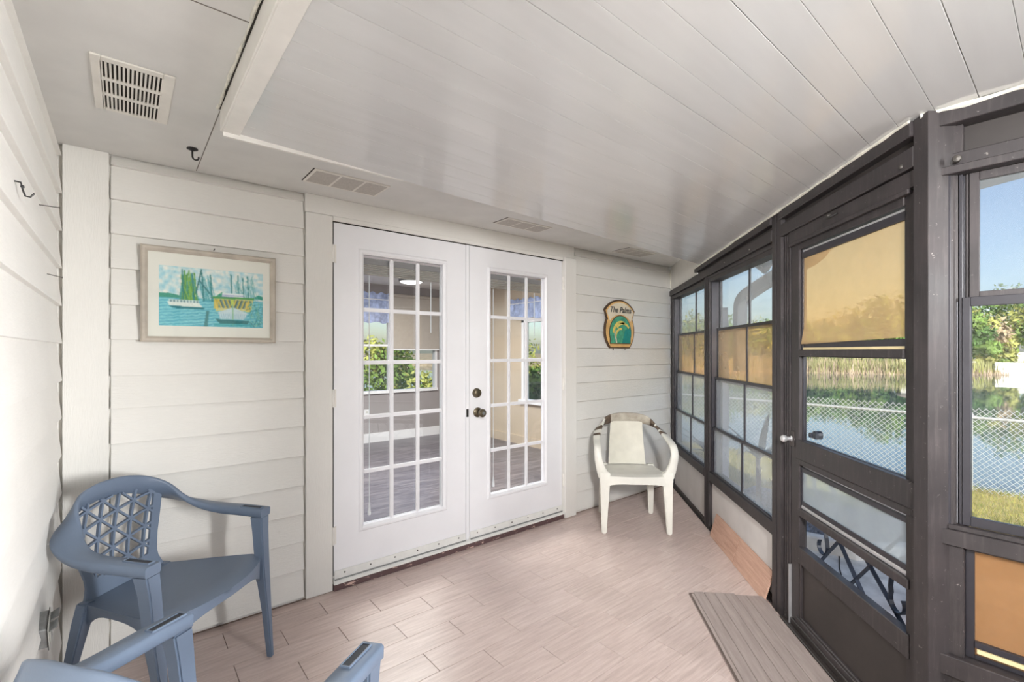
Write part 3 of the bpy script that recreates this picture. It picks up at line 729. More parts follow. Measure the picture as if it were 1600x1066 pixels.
tag(bx('baseboard_side', (IX1 - .016, IY0, IZ0), (IX1, IY1, IZ0 + .12), 'inner_beige'), 'beige baseboard along the side wall of the inner room', kind='structure')
w4 = empty('window_4', (WX0, IY1, WZ0)); tag(w4, 'wide white-framed window in the far wall of the inner room', kind='structure')
ww, wh = WX1 - WX0, WZ1 - WZ0
MB().box((0, -.01, 0), (.035, .08, wh)).box((ww - .035, -.01, 0), (ww, .08, wh)).box((.52, 0, 0), (.56, .07, wh)).box((0, -.03, -.02), (ww, .08, .02)).box((0, -.01, wh - .035), (ww, .08, wh)).box((0, .02, .66), (ww, .06, .69)).build('frame', 'door_white', w4)
bx('pane', (.035, .04, .02), (.52, .044, wh - .035), 'window_clear', w4); bx('pane', (.56, .04, .02), (ww - .035, .044, wh - .035), 'window_clear', w4)
w5 = empty('window_5', (IX1, VY0, VZ0)); tag(w5, 'white-framed window in the side wall of the inner room', kind='structure')
vw, vh = VY1 - VY0, VZ1 - VZ0
MB().box((-.015, 0, 0), (.08, .05, vh)).box((-.015, vw - .05, 0), (.08, vw, vh)).box((-.05, -.03, -.03), (.08, vw + .03, .02)).box((-.015, 0, vh - .05), (.08, vw, vh)).box((.0, 0, .56), (.06, vw, .60)).box((0, .70, 0), (.05, .735, vh)).build('frame', 'door_white', w5)
bx('pane', (.03, .05, .02), (.034, vw - .05, .56), 'window_clear', w5); bx('pane', (.03, .05, .60), (.034, vw - .05, vh - .05), 'window_clear', w5)
def valance(name, p, q, z0, z1, label):
    p, q = Vector(p), Vector(q); L = (q - p).length; u = (q - p) / L; nrm = Vector((u.y, -u.x, 0)); n = int(L / .018); vs1 = []; fs1 = []
    for lay in (0, 1):
        for k in range(n + 1):
            s = L * k / n; d = .022 + .012 * math.sin(s * 62 + .9 * math.sin(s * 11)) + .004 * lay
            hem = z0 + .012 * math.sin(s * 29); top = z1 + .014 * math.sin(s * 47)
            for z, e in ((hem, 1), (z0 + (z1 - z0) * .72, .8), (z0 + (z1 - z0) * .80, .35), (top, .9)):
                c = p + u * s + nrm * (d * e); vs1.append((c.x, c.y, z))
    m = 4 * (n + 1)
    for k in range(n):
        for j in range(3):
            a_, b_, c_, e_ = k * 4 + j, (k + 1) * 4 + j, (k + 1) * 4 + j + 1, k * 4 + j + 1
            fs1 += [(a_, b_, c_, e_), (m + e_, m + c_, m + b_, m + a_)]
    o = MB().add(vs1, fs1).build(name, 'valance_blue', smooth=True); o.data.materials[0] = M['valance_blue']; tag(o, label, 'valance')
    MB().tube([tuple(p + nrm * .012 - u * .04) [:2] + (z0 + (z1 - z0) * .78,), tuple(q + nrm * .012 + u * .04)[:2] + (z0 + (z1 - z0) * .78,)], .008, 8).build('curtain_rod', 'door_white', o)
    return o
valance('valance', (2.30, IY1 - .01, 0), (2.98, IY1 - .01, 0), 1.76, 2.19, 'short gathered blue valance over the far inner window, seen through the left door')
valance('valance', (IX1 - .01, 5.25, 0), (IX1 - .01, 3.4, 0), 1.80, 2.08, 'long gathered blue valance over the side window, seen through the right door')
rs = MB().lathe([(0, 0), (.025, 0), (.025, .80), (0, .80)], (3.02, IY1 - .05, 2.17), 'x', 14).build('roller_shade', 'shade_fabric'); tag(rs, 'taupe roller shade half down behind the left French door', 'shade')
bx('shade_cloth', (3.03, IY1 - .050, 1.372), (3.81, IY1 - .047, 2.17), 'shade_fabric', rs); bx('hem_bar', (3.03, IY1 - .056, 1.366), (3.81, IY1 - .042, 1.386), 'door_white', rs, .003)
LMP = (2.92, 5.66, IZ1)
lm = MB().lathe([(0, 0), (.15, 0), (.16, -.012), (.16, -.05), (.145, -.056)], LMP, 'z', 32).build('ceiling_lamp', 'outlet_grey'); tag(lm, 'round flush ceiling lamp glowing in the inner room', 'lamp')
MB().lathe([(.145, -.054), (.13, -.066), (.08, -.078), (0, -.084)], LMP, 'z', 32).build('diffuser', 'lamp_glow', lm, smooth=True)
ip = MB().box((2.62, IY1 - .008, .40), (2.70, IY1, .52)).build('wall_outlet', 'door_white', bevel=.002); tag(ip, 'white outlet plate under the far inner window', 'outlet')
for z in (.435, .485): bx('socket', (2.645, IY1 - .011, z - .014), (2.675, IY1 - .007, z + .014), 'outlet_light', ip)

# ================================================================== THINGS IN THE PORCH
# ---- chairs
def bez(pts, n):
    """Catmull-Rom through pts"""
    P = [Vector(p) for p in pts]; P = [P[0] * 2 - P[1]] + P + [P[-1] * 2 - P[-2]]; out_ = []
    for i in range(1, len(P) - 2):
        for k in range(n):
            t = k / n; a, b, c, d = P[i - 1], P[i], P[i + 1], P[i + 2]
            out_.append(.5 * ((2 * b) + (c - a) * t + (2 * a - 5 * b + 4 * c - d) * t * t + (3 * b - a - 3 * c + d) * t ** 3))
    out_.append(P[-2]); return out_
def clip_seg_poly(p, d, poly):
    """parameter interval of line p+t*d inside a convex polygon (ccw)"""
    t0, t1 = -9., 9.
    for i in range(len(poly)):
        a, b = poly[i], poly[(i + 1) % len(poly)]; nx, ny = -(b[1] - a[1]), b[0] - a[0]
        num = (p[0] - a[0]) * nx + (p[1] - a[1]) * ny; den = d[0] * nx + d[1] * ny
        if abs(den) < 1e-9:
            if num < 0: return None
            continue
        t = -num / den
        if den > 0: t0 = max(t0, t)
        else: t1 = min(t1, t)
    return (t0, t1) if t1 - t0 > .012 else None

def make_blue_chair(label):
    ch = empty('plastic_armchair'); tag(ch, label, 'chair', 'slate blue plastic armchairs'); PB = 'chair_blue'
    # seat, slightly dished, with a rounded front skirt
    nx_, ny_ = 12, 12; vt = []
    def sp(i, j):
        u = i / nx_ * 2 - 1; v = j / ny_
        wid = .262 - .102 * v ** 1.15
        bul = .080 * (1 - u * u) ** .8
        y = -.235 - bul + v * .415 + bul * v
        z = .452 - .012 * (1 - u * u) * (1 - (2 * v - .9) ** 2 * .8) - .022 * v
        if v < .12: z -= .010 * ((.12 - v) / .12) ** 2
        return (u * wid, y, z)
    for j in range(ny_ + 1):
        for i in range(nx_ + 1): vt.append(sp(i, j))
    n0 = len(vt); vt += [(x, y, z - .010) for x, y, z in vt]; fs = []
    W_ = nx_ + 1
    for j in range(ny_):
        for i in range(nx_):
            a, b, c, d = j * W_ + i, j * W_ + i + 1, (j + 1) * W_ + i + 1, (j + 1) * W_ + i
            fs += [(a, b, c, d), (n0 + d, n0 + c, n0 + b, n0 + a)]
    rim = [i for i in range(W_)] + [j * W_ + nx_ for j in range(1, ny_ + 1)] + [ny_ * W_ + i for i in range(nx_ - 1, -1, -1)] + [j * W_ for j in range(ny_ - 1, 0, -1)]
    for k in range(len(rim)):
        a, b = rim[k], rim[(k + 1) % len(rim)]; fs.append((a, n0 + a, n0 + b, b))
    mb = MB().add(vt, fs); mb.build('seat', PB, ch, smooth=True, angle=50)
    # arched skirts under the seat edge
    def skirt(pts, dep):
        secs = []
        for (x, y, z), dd, nrm in zip(pts, dep, range(99)):
            secs.append([(x, y, z), (x * .985, y + .0, z - dd)])
        v = [p for s_ in secs for p in s_]; th_ = .006
        v2 = [(p[0] * .97, p[1] * .97 + (.004 if p[1] < 0 else -.004), p[2]) for p in v]; n = len(v); f = []
        for k in range(len(secs) - 1):
            a, b, c, d = 2 * k, 2 * k + 1, 2 * k + 3, 2 * k + 2
            f += [(a, b, c, d), (n + d, n + c, n + b, n + a), (b, n + b, n + c, c), (a, d, n + d, n + a)]
        e = 2 * (len(secs) - 1); f += [(0, n, n + 1, 1), (e, e + 1, n + e + 1, n + e)]
        return v + v2, f
    mb = MB()
    fr = [sp(i, 0) for i in range(nx_ + 1)]; mb.add(*skirt(fr, [.030 + .085 * abs(2 * i / nx_ - 1) ** 3.0 for i in range(nx_ + 1)]))
    for sd_ in (0, nx_):
        ed = [sp(sd_, j) for j in range(ny_ + 1)]; mb.add(*skirt(ed, [.028 + .075 * abs(2 * j / ny_ - 1) ** 3 for j in range(ny_ + 1)]))
    bk = [sp(i, ny_) for i in range(nx_ + 1)]; mb.add(*skirt(bk, [.03 + .06 * abs(2 * i / nx_ - 1) ** 3 for i in range(nx_ + 1)]))
    mb.build('seat_skirt', PB, ch, smooth=True)
    # legs: front ones run on up to the arm tips
    for s in (-1, 1):
        secs = []
        for z, x, y, wx, wy in ((0, .258, -.288, .022, .026), (.20, .260, -.268, .030, .034), (.36, .263, -.247, .042, .046), (.46, .265, -.238, .044, .050), (.55, .268, -.230, .046, .054), (.616, .273, -.222, .052, .060)):
            secs.append([(s * x + a * wx / 2, y + b * wy / 2, z) for a, b in ((-1, -1), (1, -1), (1, 1), (-1, 1))])
        lg = MB().loft(secs).build('leg', PB, ch, bevel=.005, seg=2, smooth=True, angle=35)
        secs = []
        for z, x, y, wx, wy in ((0, .195, .235, .026, .030), (.18, .184, .205, .032, .036), (.36, .166, .172, .042, .048), (.435, .158, .160, .040, .046)):
            secs.append([(s * x + a * wx / 2, y + b * wy / 2, z) for a, b in ((-1, -1), (1, -1), (1, 1), (-1, 1))])
        MB().loft(secs).build('leg', PB, ch, bevel=.005, seg=2, smooth=True, angle=35)
    # continuous arm and back rim
    half = [(.275, -.252, .630), (.277, -.13, .636), (.276, -.03, .640), (.266, .06, .656), (.238, .14, .692), (.192, .196, .738), (.130, .233, .776), (.06, .246, .797), (0, .250, .801)]
    across = [(1, 0, 0), (1, 0, 0), (1, 0, -.05), (.98, 0, -.25), (.80, .12, -.58), (.45, .28, -.82), (.18, .30, -.92), (.06, .28, -.95), (0, .27, -.96)]
    wid = [.058, .058, .060, .070, .088, .092, .082, .076, .074]; thk = [.036, .036, .034, .028, .022, .018, .016, .016, .016]
    allp = [(x, y, z) for x, y, z in half] + [(-x, y, z) for x, y, z in half[-2::-1]]
    alla = [a for a in across] + [(-a[0], a[1], a[2]) for a in across[-2::-1]]
    allw = wid + wid[-2::-1]; allt = thk + thk[-2::-1]
    cpts = bez(allp, 6); ca = bez(alla, 6); cw = bez([(a, b, 0) for a, b in zip(allw, allt)], 6)
    secs = []
    for i, p in enumerate(cpts):
        d = (cpts[min(i + 1, len(cpts) - 1)] - cpts[max(i - 1, 0)]).normalized()
        u = ca[i] - d * ca[i].dot(d); u.normalize(); n = d.cross(u); n.normalize()
        w2_, t2_ = cw[i][0] / 2, cw[i][1] / 2
        bev = .005
        secs.append([p + u * a + n * b for a, b in ((-w2_, -t2_ + bev), (-w2_ + bev, -t2_), (w2_ - bev, -t2_), (w2_, -t2_ + bev), (w2_, t2_ - bev), (w2_ - bev, t2_), (-w2_ + bev, t2_), (-w2_, t2_ - bev))])
    rim_o = MB().loft(secs).build('arm_and_back_rim', PB, ch, smooth=True, angle=50)
    for s in (-1, 1):
        def zt_(y): return .630 + (y + .252) * .041 + .0212
        xa_, xb_ = s * .268 - .0095, s * .268 + .0095; y0_, y1_ = -.236, -.140
        MB().hexa([(xa_, y0_, zt_(y0_) - .012), (xb_, y0_, zt_(y0_) - .012), (xb_, y1_, zt_(y1_) - .012), (xa_, y1_, zt_(y1_) - .012), (xa_, y0_, zt_(y0_)), (xb_, y0_, zt_(y0_)), (xb_, y1_, zt_(y1_)), (xa_, y1_, zt_(y1_))]).build('hand_slot', 'slot_dark', rim_o)
        mb = MB()
        for p_, q_, r_, t_ in ((xa_ - .003, xa_, y0_, y1_), (xb_, xb_ + .003, y0_, y1_), (xa_ - .003, xb_ + .003, y0_ - .003, y0_), (xa_ - .003, xb_ + .003, y1_, y1_ + .003)):
            mb.hexa([(p_, r_, zt_(r_) - .012), (q_, r_, zt_(r_) - .012), (q_, t_, zt_(t_) - .012), (p_, t_, zt_(t_) - .012), (p_, r_, zt_(r_) + .002), (q_, r_, zt_(r_) + .002), (q_, t_, zt_(t_) + .002), (p_, t_, zt_(t_) + .002)])
        mb.build('slot_lip', PB, rim_o)
    # back shell: solid stiles curving out of the seat, triangle lattice between
    def bp(x, h):   # back surface: x across, h height above the floor
        t_ = (h - .43) / .39
        return Vector((x, .168 + .080 * t_ + .012 * math.sin(PI * min(1, max(0, t_))) - 1.0 * x * x * (.3 + .7 * t_), h))
    def plate(outline, th_=.010):
        f = [bp(x, h) for x, h in outline]; b = [p + Vector((0, th_, 0)) for p in f]; n = len(f)
        return f + b, [tuple(range(n)), tuple(range(2 * n - 1, n - 1, -1))] + [(i, n + i, n + (i + 1) % n, (i + 1) % n) for i in range(n)]
    hs = [.415, .432, .45, .475, .50, .53, .57, .62, .66, .69, .712, .730]
    def xi(h): return float(np.interp(h, [.41, .47, .56, .66, .76, .80], [.088, .098, .128, .152, .170, .174]))
    def xo(h): return float(np.interp(h, [.41, .43, .45, .475, .50, .56, .64, .70, .735, .765, .80], [.170, .164, .154, .146, .145, .158, .180, .190, .196, .202, .21]))
    for s in (-1, 1):
        mb = MB()
        for a, b in zip(hs[:-1], hs[1:]):
            q = [(s * xi(a), a), (s * xo(a), a), (s * xo(b), b), (s * xi(b), b)]
            mb.add(*plate(q))
        mb.build('back_stile', PB, ch, smooth=True, angle=30)
    mb = MB()
    for k in range(8):
        x0, x1 = -.115 + .23 * k / 8, -.115 + .23 * (k + 1) / 8
        mb.add(*plate([(x0, .415), (x1, .415), (x1, .500 - .016 * (1 - (x1 / .13) ** 2)), (x0, .500 - .016 * (1 - (x0 / .13) ** 2))]))
    mb.build('back_foot', PB, ch, smooth=True, angle=30)
    poly = [(-.100, .478), (.100, .478), (.131, .56), (.155, .66), (.175, .74), (.11, .768), (-.11, .768), (-.175, .74), (-.155, .66), (-.131, .56)]
    lat = empty('back_lattice'); lat.parent = ch
    mb0 = []
    for ang in (14, 74, 134):
        a = math.radians(ang); d = (math.cos(a), math.sin(a)); nrm = (-d[1], d[0])
        sp_ = .061
        for k in range(-9, 10):
            p = (nrm[0] * sp_ * k, .64 + nrm[1] * sp_ * k); r_ = clip_seg_poly(p, d, poly)
            if not r_: continue
            t0, t1 = r_; m_ = max(2, int((t1 - t0) / .06) + 1); secs = []
            for q in range(m_ + 1):
                t_ = t0 + (t1 - t0) * q / m_; c = (p[0] + d[0] * t_, p[1] + d[1] * t_); hw = .0040
                e0 = bp(c[0] - nrm[0] * hw, c[1] - nrm[1] * hw); e1 = bp(c[0] + nrm[0] * hw, c[1] + nrm[1] * hw)
                secs.append([e0, e1, e1 + Vector((0, .012, 0)), e0 + Vector((0, .012, 0))])
            MB().loft(secs).build('lattice_bar', PB, lat)
    return ch
c1 = make_blue_chair('slate blue plastic armchair with lattice back, standing in the corner under the picture')
c2 = copy_tree(c1); c2['label'] = 'slate blue plastic armchair nearest the camera, only its arms and seat edge in view'
def place(o, front_mid, f, yfront=.24):
    f = Vector((*f, 0)).normalized(); o.location = (front_mid[0] - f.x * yfront, front_mid[1] - f.y * yfront, 0)
    o.rotation_euler = (0, 0, math.atan2(f.x, -f.y))
place(c1, (.272, 2.148), (.68, -.733), .23); place(c2, (.286, 1.312), (.80, .60), .22)
c1.scale = (1.03, .96, 1); c2.scale = (1.02, .91, 1)

def make_white_chair():
    ch = empty('white_armchair'); tag(ch, 'white plastic armchair with worn brown stains on its rim, by the far corner', 'chair'); PW = 'chair_white'
    n_ = 12; vt = []; fs = []
    def sp(i, j):
        u = i / n_ * 2 - 1; v = j / n_; wid = .228 - .035 * v
        return (u * wid, -.215 - .022 * (1 - u * u) * (1 - v) + v * .41, .440 - .014 * (1 - u * u) * math.sin(PI * min(1, v * .9 + .1)) - .02 * v - (.014 * ((.14 - v) / .14) ** 2 if v < .14 else 0))
    for j in range(n_ + 1):
        for i in range(n_ + 1): vt.append(sp(i, j))
    n0 = len(vt); vt += [(x, y, z - .010) for x, y, z in vt]; W_ = n_ + 1
    for j in range(n_):
        for i in range(n_):
            a, b, c, d = j * W_ + i, j * W_ + i + 1, (j + 1) * W_ + i + 1, (j + 1) * W_ + i
            fs += [(a, b, c, d), (n0 + d, n0 + c, n0 + b, n0 + a)]
    mb = MB().add(vt, fs)
    def wallstrip(pts, dep, off):
        f = []; v = []
        for (x, y, z), dd in zip(pts, dep): v += [(x, y, z), (x + off[0], y + off[1], z - dd)]
        v2 = [(p[0] * .965, p[1] + (.007 if off[1] < 0 else (-.007 if off[1] > 0 else 0)), p[2]) for p in v]; n = len(v)
        for k in range(len(pts) - 1):
            a, b, c, d = 2 * k, 2 * k + 1, 2 * k + 3, 2 * k + 2; f += [(a, b, c, d), (n + d, n + c, n + b, n + a), (b, n + b, n + c, c)]
        mb.add(v + v2, f)
    wallstrip([sp(i, 0) for i in range(n_ + 1)], [.052 + .03 * abs(2 * i / n_ - 1) ** 4 for i in range(n_ + 1)], (0, -.004))
    wallstrip([sp(0, j) for j in range(n_ + 1)], [.050 + .03 * abs(2 * j / n_ - 1) ** 4 for j in range(n_ + 1)], (-.003, 0))
    wallstrip([sp(n_, j) for j in range(n_ + 1)], [.050 + .03 * abs(2 * j / n_ - 1) ** 4 for j in range(n_ + 1)], (.003, 0))
    wallstrip([sp(i, n_) for i in range(n_ + 1)], [.050 + .03 * abs(2 * i / n_ - 1) ** 4 for i in range(n_ + 1)], (0, .004))
    mb.build('seat', PW, ch, smooth=True, angle=50)
    for s in (-1, 1):
        secs = []
        for z, x, y, wx, wy in ((0, .238, -.215, .036, .034), (.15, .235, -.207, .048, .040), (.33, .230, -.198, .066, .046), (.42, .228, -.195, .080, .05), (.455, .232, -.190, .07, .05)):
            secs.append([(s * x + a * wx / 2, y + b * wy / 2, z) for a, b in ((-1, -1), (1, -1), (1, 1), (-1, 1))])
        MB().loft(secs).build('leg', PW, ch, bevel=.007, seg=2, smooth=True, angle=40)
        secs = []
        for z, x, y, wx, wy in ((0, .205, .235, .036, .034), (.2, .198, .205, .048, .042), (.40, .188, .178, .060, .05), (.43, .188, .175, .06, .05)):
            secs.append([(s * x + a * wx / 2, y + b * wy / 2, z) for a, b in ((-1, -1), (1, -1), (1, 1), (-1, 1))])
        MB().loft(secs).build('leg', PW, ch, bevel=.007, seg=2, smooth=True, angle=40)
    half = [(.238, -.190, .42), (.266, -.196, .50), (.280, -.196, .575), (.280, -.165, .632), (.276, -.08, .662), (.262, .02, .694), (.232, .11, .735), (.178, .178, .775), (.10, .210, .796), (0, .218, .802)]
    across = [(1, .1, 0), (1, .1, .1), (1, .1, .2), (1, 0, .15), (1, 0, -.1), (.95, 0, -.3), (.72, .15, -.62), (.35, .25, -.85), (.12, .27, -.93), (0, .26, -.95)]
    wid = [.080, .062, .054, .052, .052, .058, .070, .078, .082, .084]; thk = [.034, .032, .030, .026, .022, .020, .018, .016, .015, .015]
    allp = half + [(-x, y, z) for x, y, z in half[-2::-1]]; alla = across + [(-a, b, c) for a, b, c in across[-2::-1]]
    cp = bez(allp, 6); ca = bez(alla, 6); cw = bez([(a, b, 0) for a, b in zip(wid + wid[-2::-1], thk + thk[-2::-1])], 6); secs = []
    for i, p in enumerate(cp):
        d = (cp[min(i + 1, len(cp) - 1)] - cp[max(i - 1, 0)]).normalized(); u = ca[i] - d * ca[i].dot(d); u.normalize(); n = d.cross(u).normalized()
        a_, b_, e_ = cw[i][0] / 2, cw[i][1] / 2, .005
        secs.append([p + u * a + n * b for a, b in ((-a_, -b_ + e_), (-a_ + e_, -b_), (a_ - e_, -b_), (a_, -b_ + e_), (a_, b_ - e_), (a_ - e_, b_), (-a_ + e_, b_), (-a_, b_ - e_))])
    mb = MB(); nn = len(secs); b0 = 0
    mb.v = [tuple(p) for q in secs for p in q]
    for k in range(nn - 1):
        mi = 0
        x = cp[k].x
        kk = k if k <= nn // 2 else nn - 2 - k
        if kk >= 41: mi = 1
        if x > 0:                       # the chair's left side (right-hand in the photo is x<0)
            if kk in (37, 38, 39, 40): mi = 2
            if kk in (33, 34, 35): mi = 2
            if kk in (30, 31): mi = 2
        else:
            if kk in (41, 42, 43, 44, 45): mi = 2
            if kk in (33, 34, 35): mi = 2
            if kk in (28, 29): mi = 2
        for i in range(8):
            j = (i + 1) % 8; mb.f.append((k * 8 + i, k * 8 + j, (k + 1) * 8 + j, (k + 1) * 8 + i)); mb.mi.append(mi)
    mb.f += [tuple(range(8))[::-1], tuple(range((nn - 1) * 8, nn * 8))]; mb.mi += [0, 0]
    r_ = mb.build('arm_and_back_rim', ['chair_white', 'rim_worn', 'rim_brown'], ch, smooth=True, angle=50); r_['label'] = 'rim with brown worn patches at both shoulders'
    # back splat
    def bp(x, t_): return Vector((x, .188 + .030 * t_ - .8 * x * x + .012 * math.sin(PI * t_), .425 + .345 * t_))
    v = []; f = []; na, nb = 8, 10
    for j in range(nb + 1):
        for i in range(na + 1):
            t_ = j / nb; v.append(bp((i / na * 2 - 1) * (.150 - .022 * t_ + .0 * t_), t_))
    n = len(v); v += [p + Vector((0, .008, 0)) for p in v]; W_ = na + 1
    for j in range(nb):
        for i in range(na):
            a, b, c, d = j * W_ + i, j * W_ + i + 1, (j + 1) * W_ + i + 1, (j + 1) * W_ + i; f += [(a, b, c, d), (n + d, n + c, n + b, n + a)]
    for j in range(nb):
        for i in (0, na): a, b = j * W_ + i, (j + 1) * W_ + i; f.append((a, b, n + b, n + a))
    MB().add(v, f).build('back_splat', 'chair_splat', ch, smooth=True, angle=50)
    return ch
wc = make_white_chair(); place(wc, (2.925, 2.115), (-.68, -.735), .215)

# ---- framed harbour print
px0, px1, pz0, pz1 = .054, .606, 1.392, 1.830
pf = mitre_frame(px0, px1, pz0, pz1, .026, YB - .024, YB - .001, .4).build('picture_frame', 'frame_wood'); tag(pf, 'whitewashed wood frame with a harbour boat print on the siding', 'picture')
bx('mat_board', (px0 + .018, YB - .008, pz0 + .016), (px1 - .018, YB - .004, pz1 - .016), 'mat_board', pf)
bx('glazing', (px0 + .02, YB - .014, pz0 + .018), (px1 - .02, YB - .0125, pz1 - .018), 'glass_pic', pf)
MB().tube([(.335, YB - .028, pz1 + .012), (.335, YB + .005, pz1 + .010)], .0022, 6).build('nail', 'rust_nail', pf)
def paint_print():
    W, H = 176, 112; im = np.zeros((H, W, 3)); rs_ = np.random.RandomState(3)
    yy, xx = np.mgrid[0:H, 0:W]; hz = int(H * .52)
    def sm(a, k):
        for _ in range(k): a = (a + np.roll(a, 1, 0) + np.roll(a, -1, 0) + np.roll(a, 1, 1) + np.roll(a, -1, 1)) / 5
        return a
    nz = sm(rs_.rand(H, W), 14); nz = (nz - nz.min()) / (nz.max() - nz.min())
    sky_a, sky_b = np.array((150, 204, 220.)), np.array((238, 236, 230.))
    im[:] = sky_a + (sky_b - sky_a) * np.clip((nz[..., None] - .25) * 2, 0, 1)
    wv = np.clip(.5 + .5 * np.sin(yy * 1.1 + xx * .12 + 5 * nz) * sm(rs_.rand(H, W), 2) * 1.6, 0, 1)[..., None]
    wat = np.array((64, 158, 186.)) + (np.array((128, 206, 214.)) - np.array((64, 158, 186.))) * wv
    im[hz:] = wat[hz:]
    def rect(x0, x1, y0, y1, c, a=1.): X0, X1, Y0, Y1 = int(x0 * W), int(x1 * W), int(y0 * H), int(y1 * H); im[Y0:Y1, X0:X1] = im[Y0:Y1, X0:X1] * (1 - a) + np.array(c) * a
    def poly(pts, c, a=1.):
        m = np.zeros((H, W), bool); P_ = [(x * W, y * H) for x, y in pts]; n = len(P_)
        for i in range(n):
            (xa, ya), (xb, yb) = P_[i], P_[(i + 1) % n]
            if ya == yb: continue
            cond = ((yy + .5 > ya) != (yy + .5 > yb)) & (xx + .5 < (xb - xa) * (yy + .5 - ya) / (yb - ya) + xa); m ^= cond
        im[m] = im[m] * (1 - a) + np.array(c) * a
    def ln(x0, y0, x1, y1, c, wd=1., a=.85):
        n = int(max(abs(x1 - x0) * W, abs(y1 - y0) * H)) * 2 + 2
        for k in range(n + 1):
            x = (x0 + (x1 - x0) * k / n) * W; y = (y0 + (y1 - y0) * k / n) * H; X, Y = int(x), int(y); r = int(wd)
            if 0 <= X < W and 0 <= Y < H: im[max(0, Y - r // 2):Y + (r + 1) // 2, max(0, X - r // 2):X + (r + 1) // 2] = im[max(0, Y - r // 2):Y + (r + 1) // 2, max(0, X - r // 2):X + (r + 1) // 2] * (1 - a) + np.array(c) * a
    poly([(0, .46), (.08, .45), (.2, .49), (.2, .53), (0, .53)], (58, 146, 122)); poly([(.52, .46), (.58, .38), (.64, .46)], (52, 148, 116)); poly([(.88, .47), (.95, .40), (1, .42), (1, .48)], (40, 140, 120))
    for k in range(60):
        x = .20 + .12 * rs_.rand(); ln(x, .05 + .35 * rs_.rand(), x + .03 * rs_.randn(), .56, [(84, 150, 60), (60, 130, 80), (120, 170, 70), (70, 150, 140)][k % 4], 2, .6)
    for k in range(26):
        x = .40 + .12 * rs_.rand(); ln(x - .05, .1 + .3 * rs_.rand(), x, .55, (60, 150, 160), 1, .5)
    for x in (.205, .30, .39, .47, .67, .74, .79, .84): ln(x, .02 + .1 * rs_.rand(), x + .015, .56, (40, 116, 120), 2, .8)
    for k in range(24): x = .7 + .2 * rs_.rand(); ln(x, .05 + .2 * rs_.rand(), x + .05 * rs_.randn(), .5, (110, 176, 180), 1, .6)
    ln(.385, .02, .335, .42, (40, 100, 100), 2); ln(.36, .2, .46, .42, (40, 110, 120), 2)
    poly([(.07, .59), (.36, .60), (.40, .68), (.09, .66)], (228, 232, 226)); rect(.09, .36, .555, .60, (206, 222, 220)); poly([(.08, .66), (.42, .675), (.40, .71), (.12, .70)], (20, 104, 116))
    for k in range(9): rect(.10 + .03 * k, .115 + .03 * k, .57, .60, (96, 130, 140))
    rect(.58, .80, .40, .47, (226, 232, 236)); ln(.58, .43, .80, .43, (110, 110, 190), 1); ln(.56, .46, .82, .46, (96, 110, 180), 1)
    poly([(.50, .50), (.90, .48), (.88, .70), (.52, .72)], (206, 200, 130)); ln(.50, .49, .90, .475, (70, 150, 80), 4)
    for k in range(26): x = .52 + .36 * k / 25; ln(x, .52, x - .03 * (1 if x > .7 else -1), .66, [(60, 92, 96), (110, 140, 130), (222, 190, 60)][k % 3], 2, .7)
    rect(.50, .55, .52, .68, (222, 186, 60), .8); rect(.82, .88, .54, .72, (226, 190, 70), .8); rect(.67, .70, .50, .62, (196, 214, 80), .9)
    poly([(.54, .74), (.69, .64), (.84, .74), (.80, .86), (.56, .86)], (196, 216, 224)); ln(.69, .60, .69, .96, (130, 186, 140), 2)
    for k in range(14): x = .55 + .28 * k / 13; ln(x, .76, x + (.69 - x) * .1, .85, (120, 172, 196), 1, .6)
    poly([(.515, .86), (.86, .88), (.84, .94), (.56, .94)], (30, 104, 110)); rect(.50, .9, .94, .99, (20, 140, 150), .5)
    poly([(.43, .72), (.455, .72), (.44, 1.0), (.405, 1.0)], (52, 120, 126))
    for k in range(90): x = .86 + .14 * rs_.rand(); y = .52 + .42 * rs_.rand(); ln(x, y, x + .02 * rs_.randn(), y + .1 * rs_.rand(), [(40, 110, 110), (110, 180, 150), (30, 140, 150)][k % 3], 1, .7)
    im = im * .84 + 240 * .16; im += rs_.randn(H, W, 1) * 6; im = sm(im, 1)
    return np.clip(im, 0, 255)
im = paint_print(); Hh, Ww = im.shape[:2]
vx = np.linspace(.120, .547, Ww + 1); vz = np.linspace(1.744, 1.468, Hh + 1)
vv = [(x, YB - .0088, z) for z in vz for x in vx]; ff = [(j * (Ww + 1) + i, (j + 1) * (Ww + 1) + i, (j + 1) * (Ww + 1) + i + 1, j * (Ww + 1) + i + 1) for j in range(Hh) for i in range(Ww)]
me = bpy.data.meshes.new('print'); me.from_pydata(vv, [], ff)
at = me.color_attributes.new('ink', 'FLOAT_COLOR', 'CORNER'); c_ = im.reshape(-1, 3) / 255.; c_ = np.where(c_ <= .04045, c_ / 12.92, ((c_ + .055) / 1.055) ** 2.4)
buf = np.ones((Hh * Ww, 4, 4)); buf[:, :, :3] = c_[:, None, :]; at.data.foreach_set('color', buf.ravel())
t = NT('printed_paper'); ca_ = t.n('ShaderNodeVertexColor'); ca_.layer_name = 'ink'; t.pbr(ca_.outputs[0], .7, None, 0, .2); me.materials.append(t.m)
pr = bpy.data.objects.new('print', me); COL.objects.link(pr); pr.parent = pf

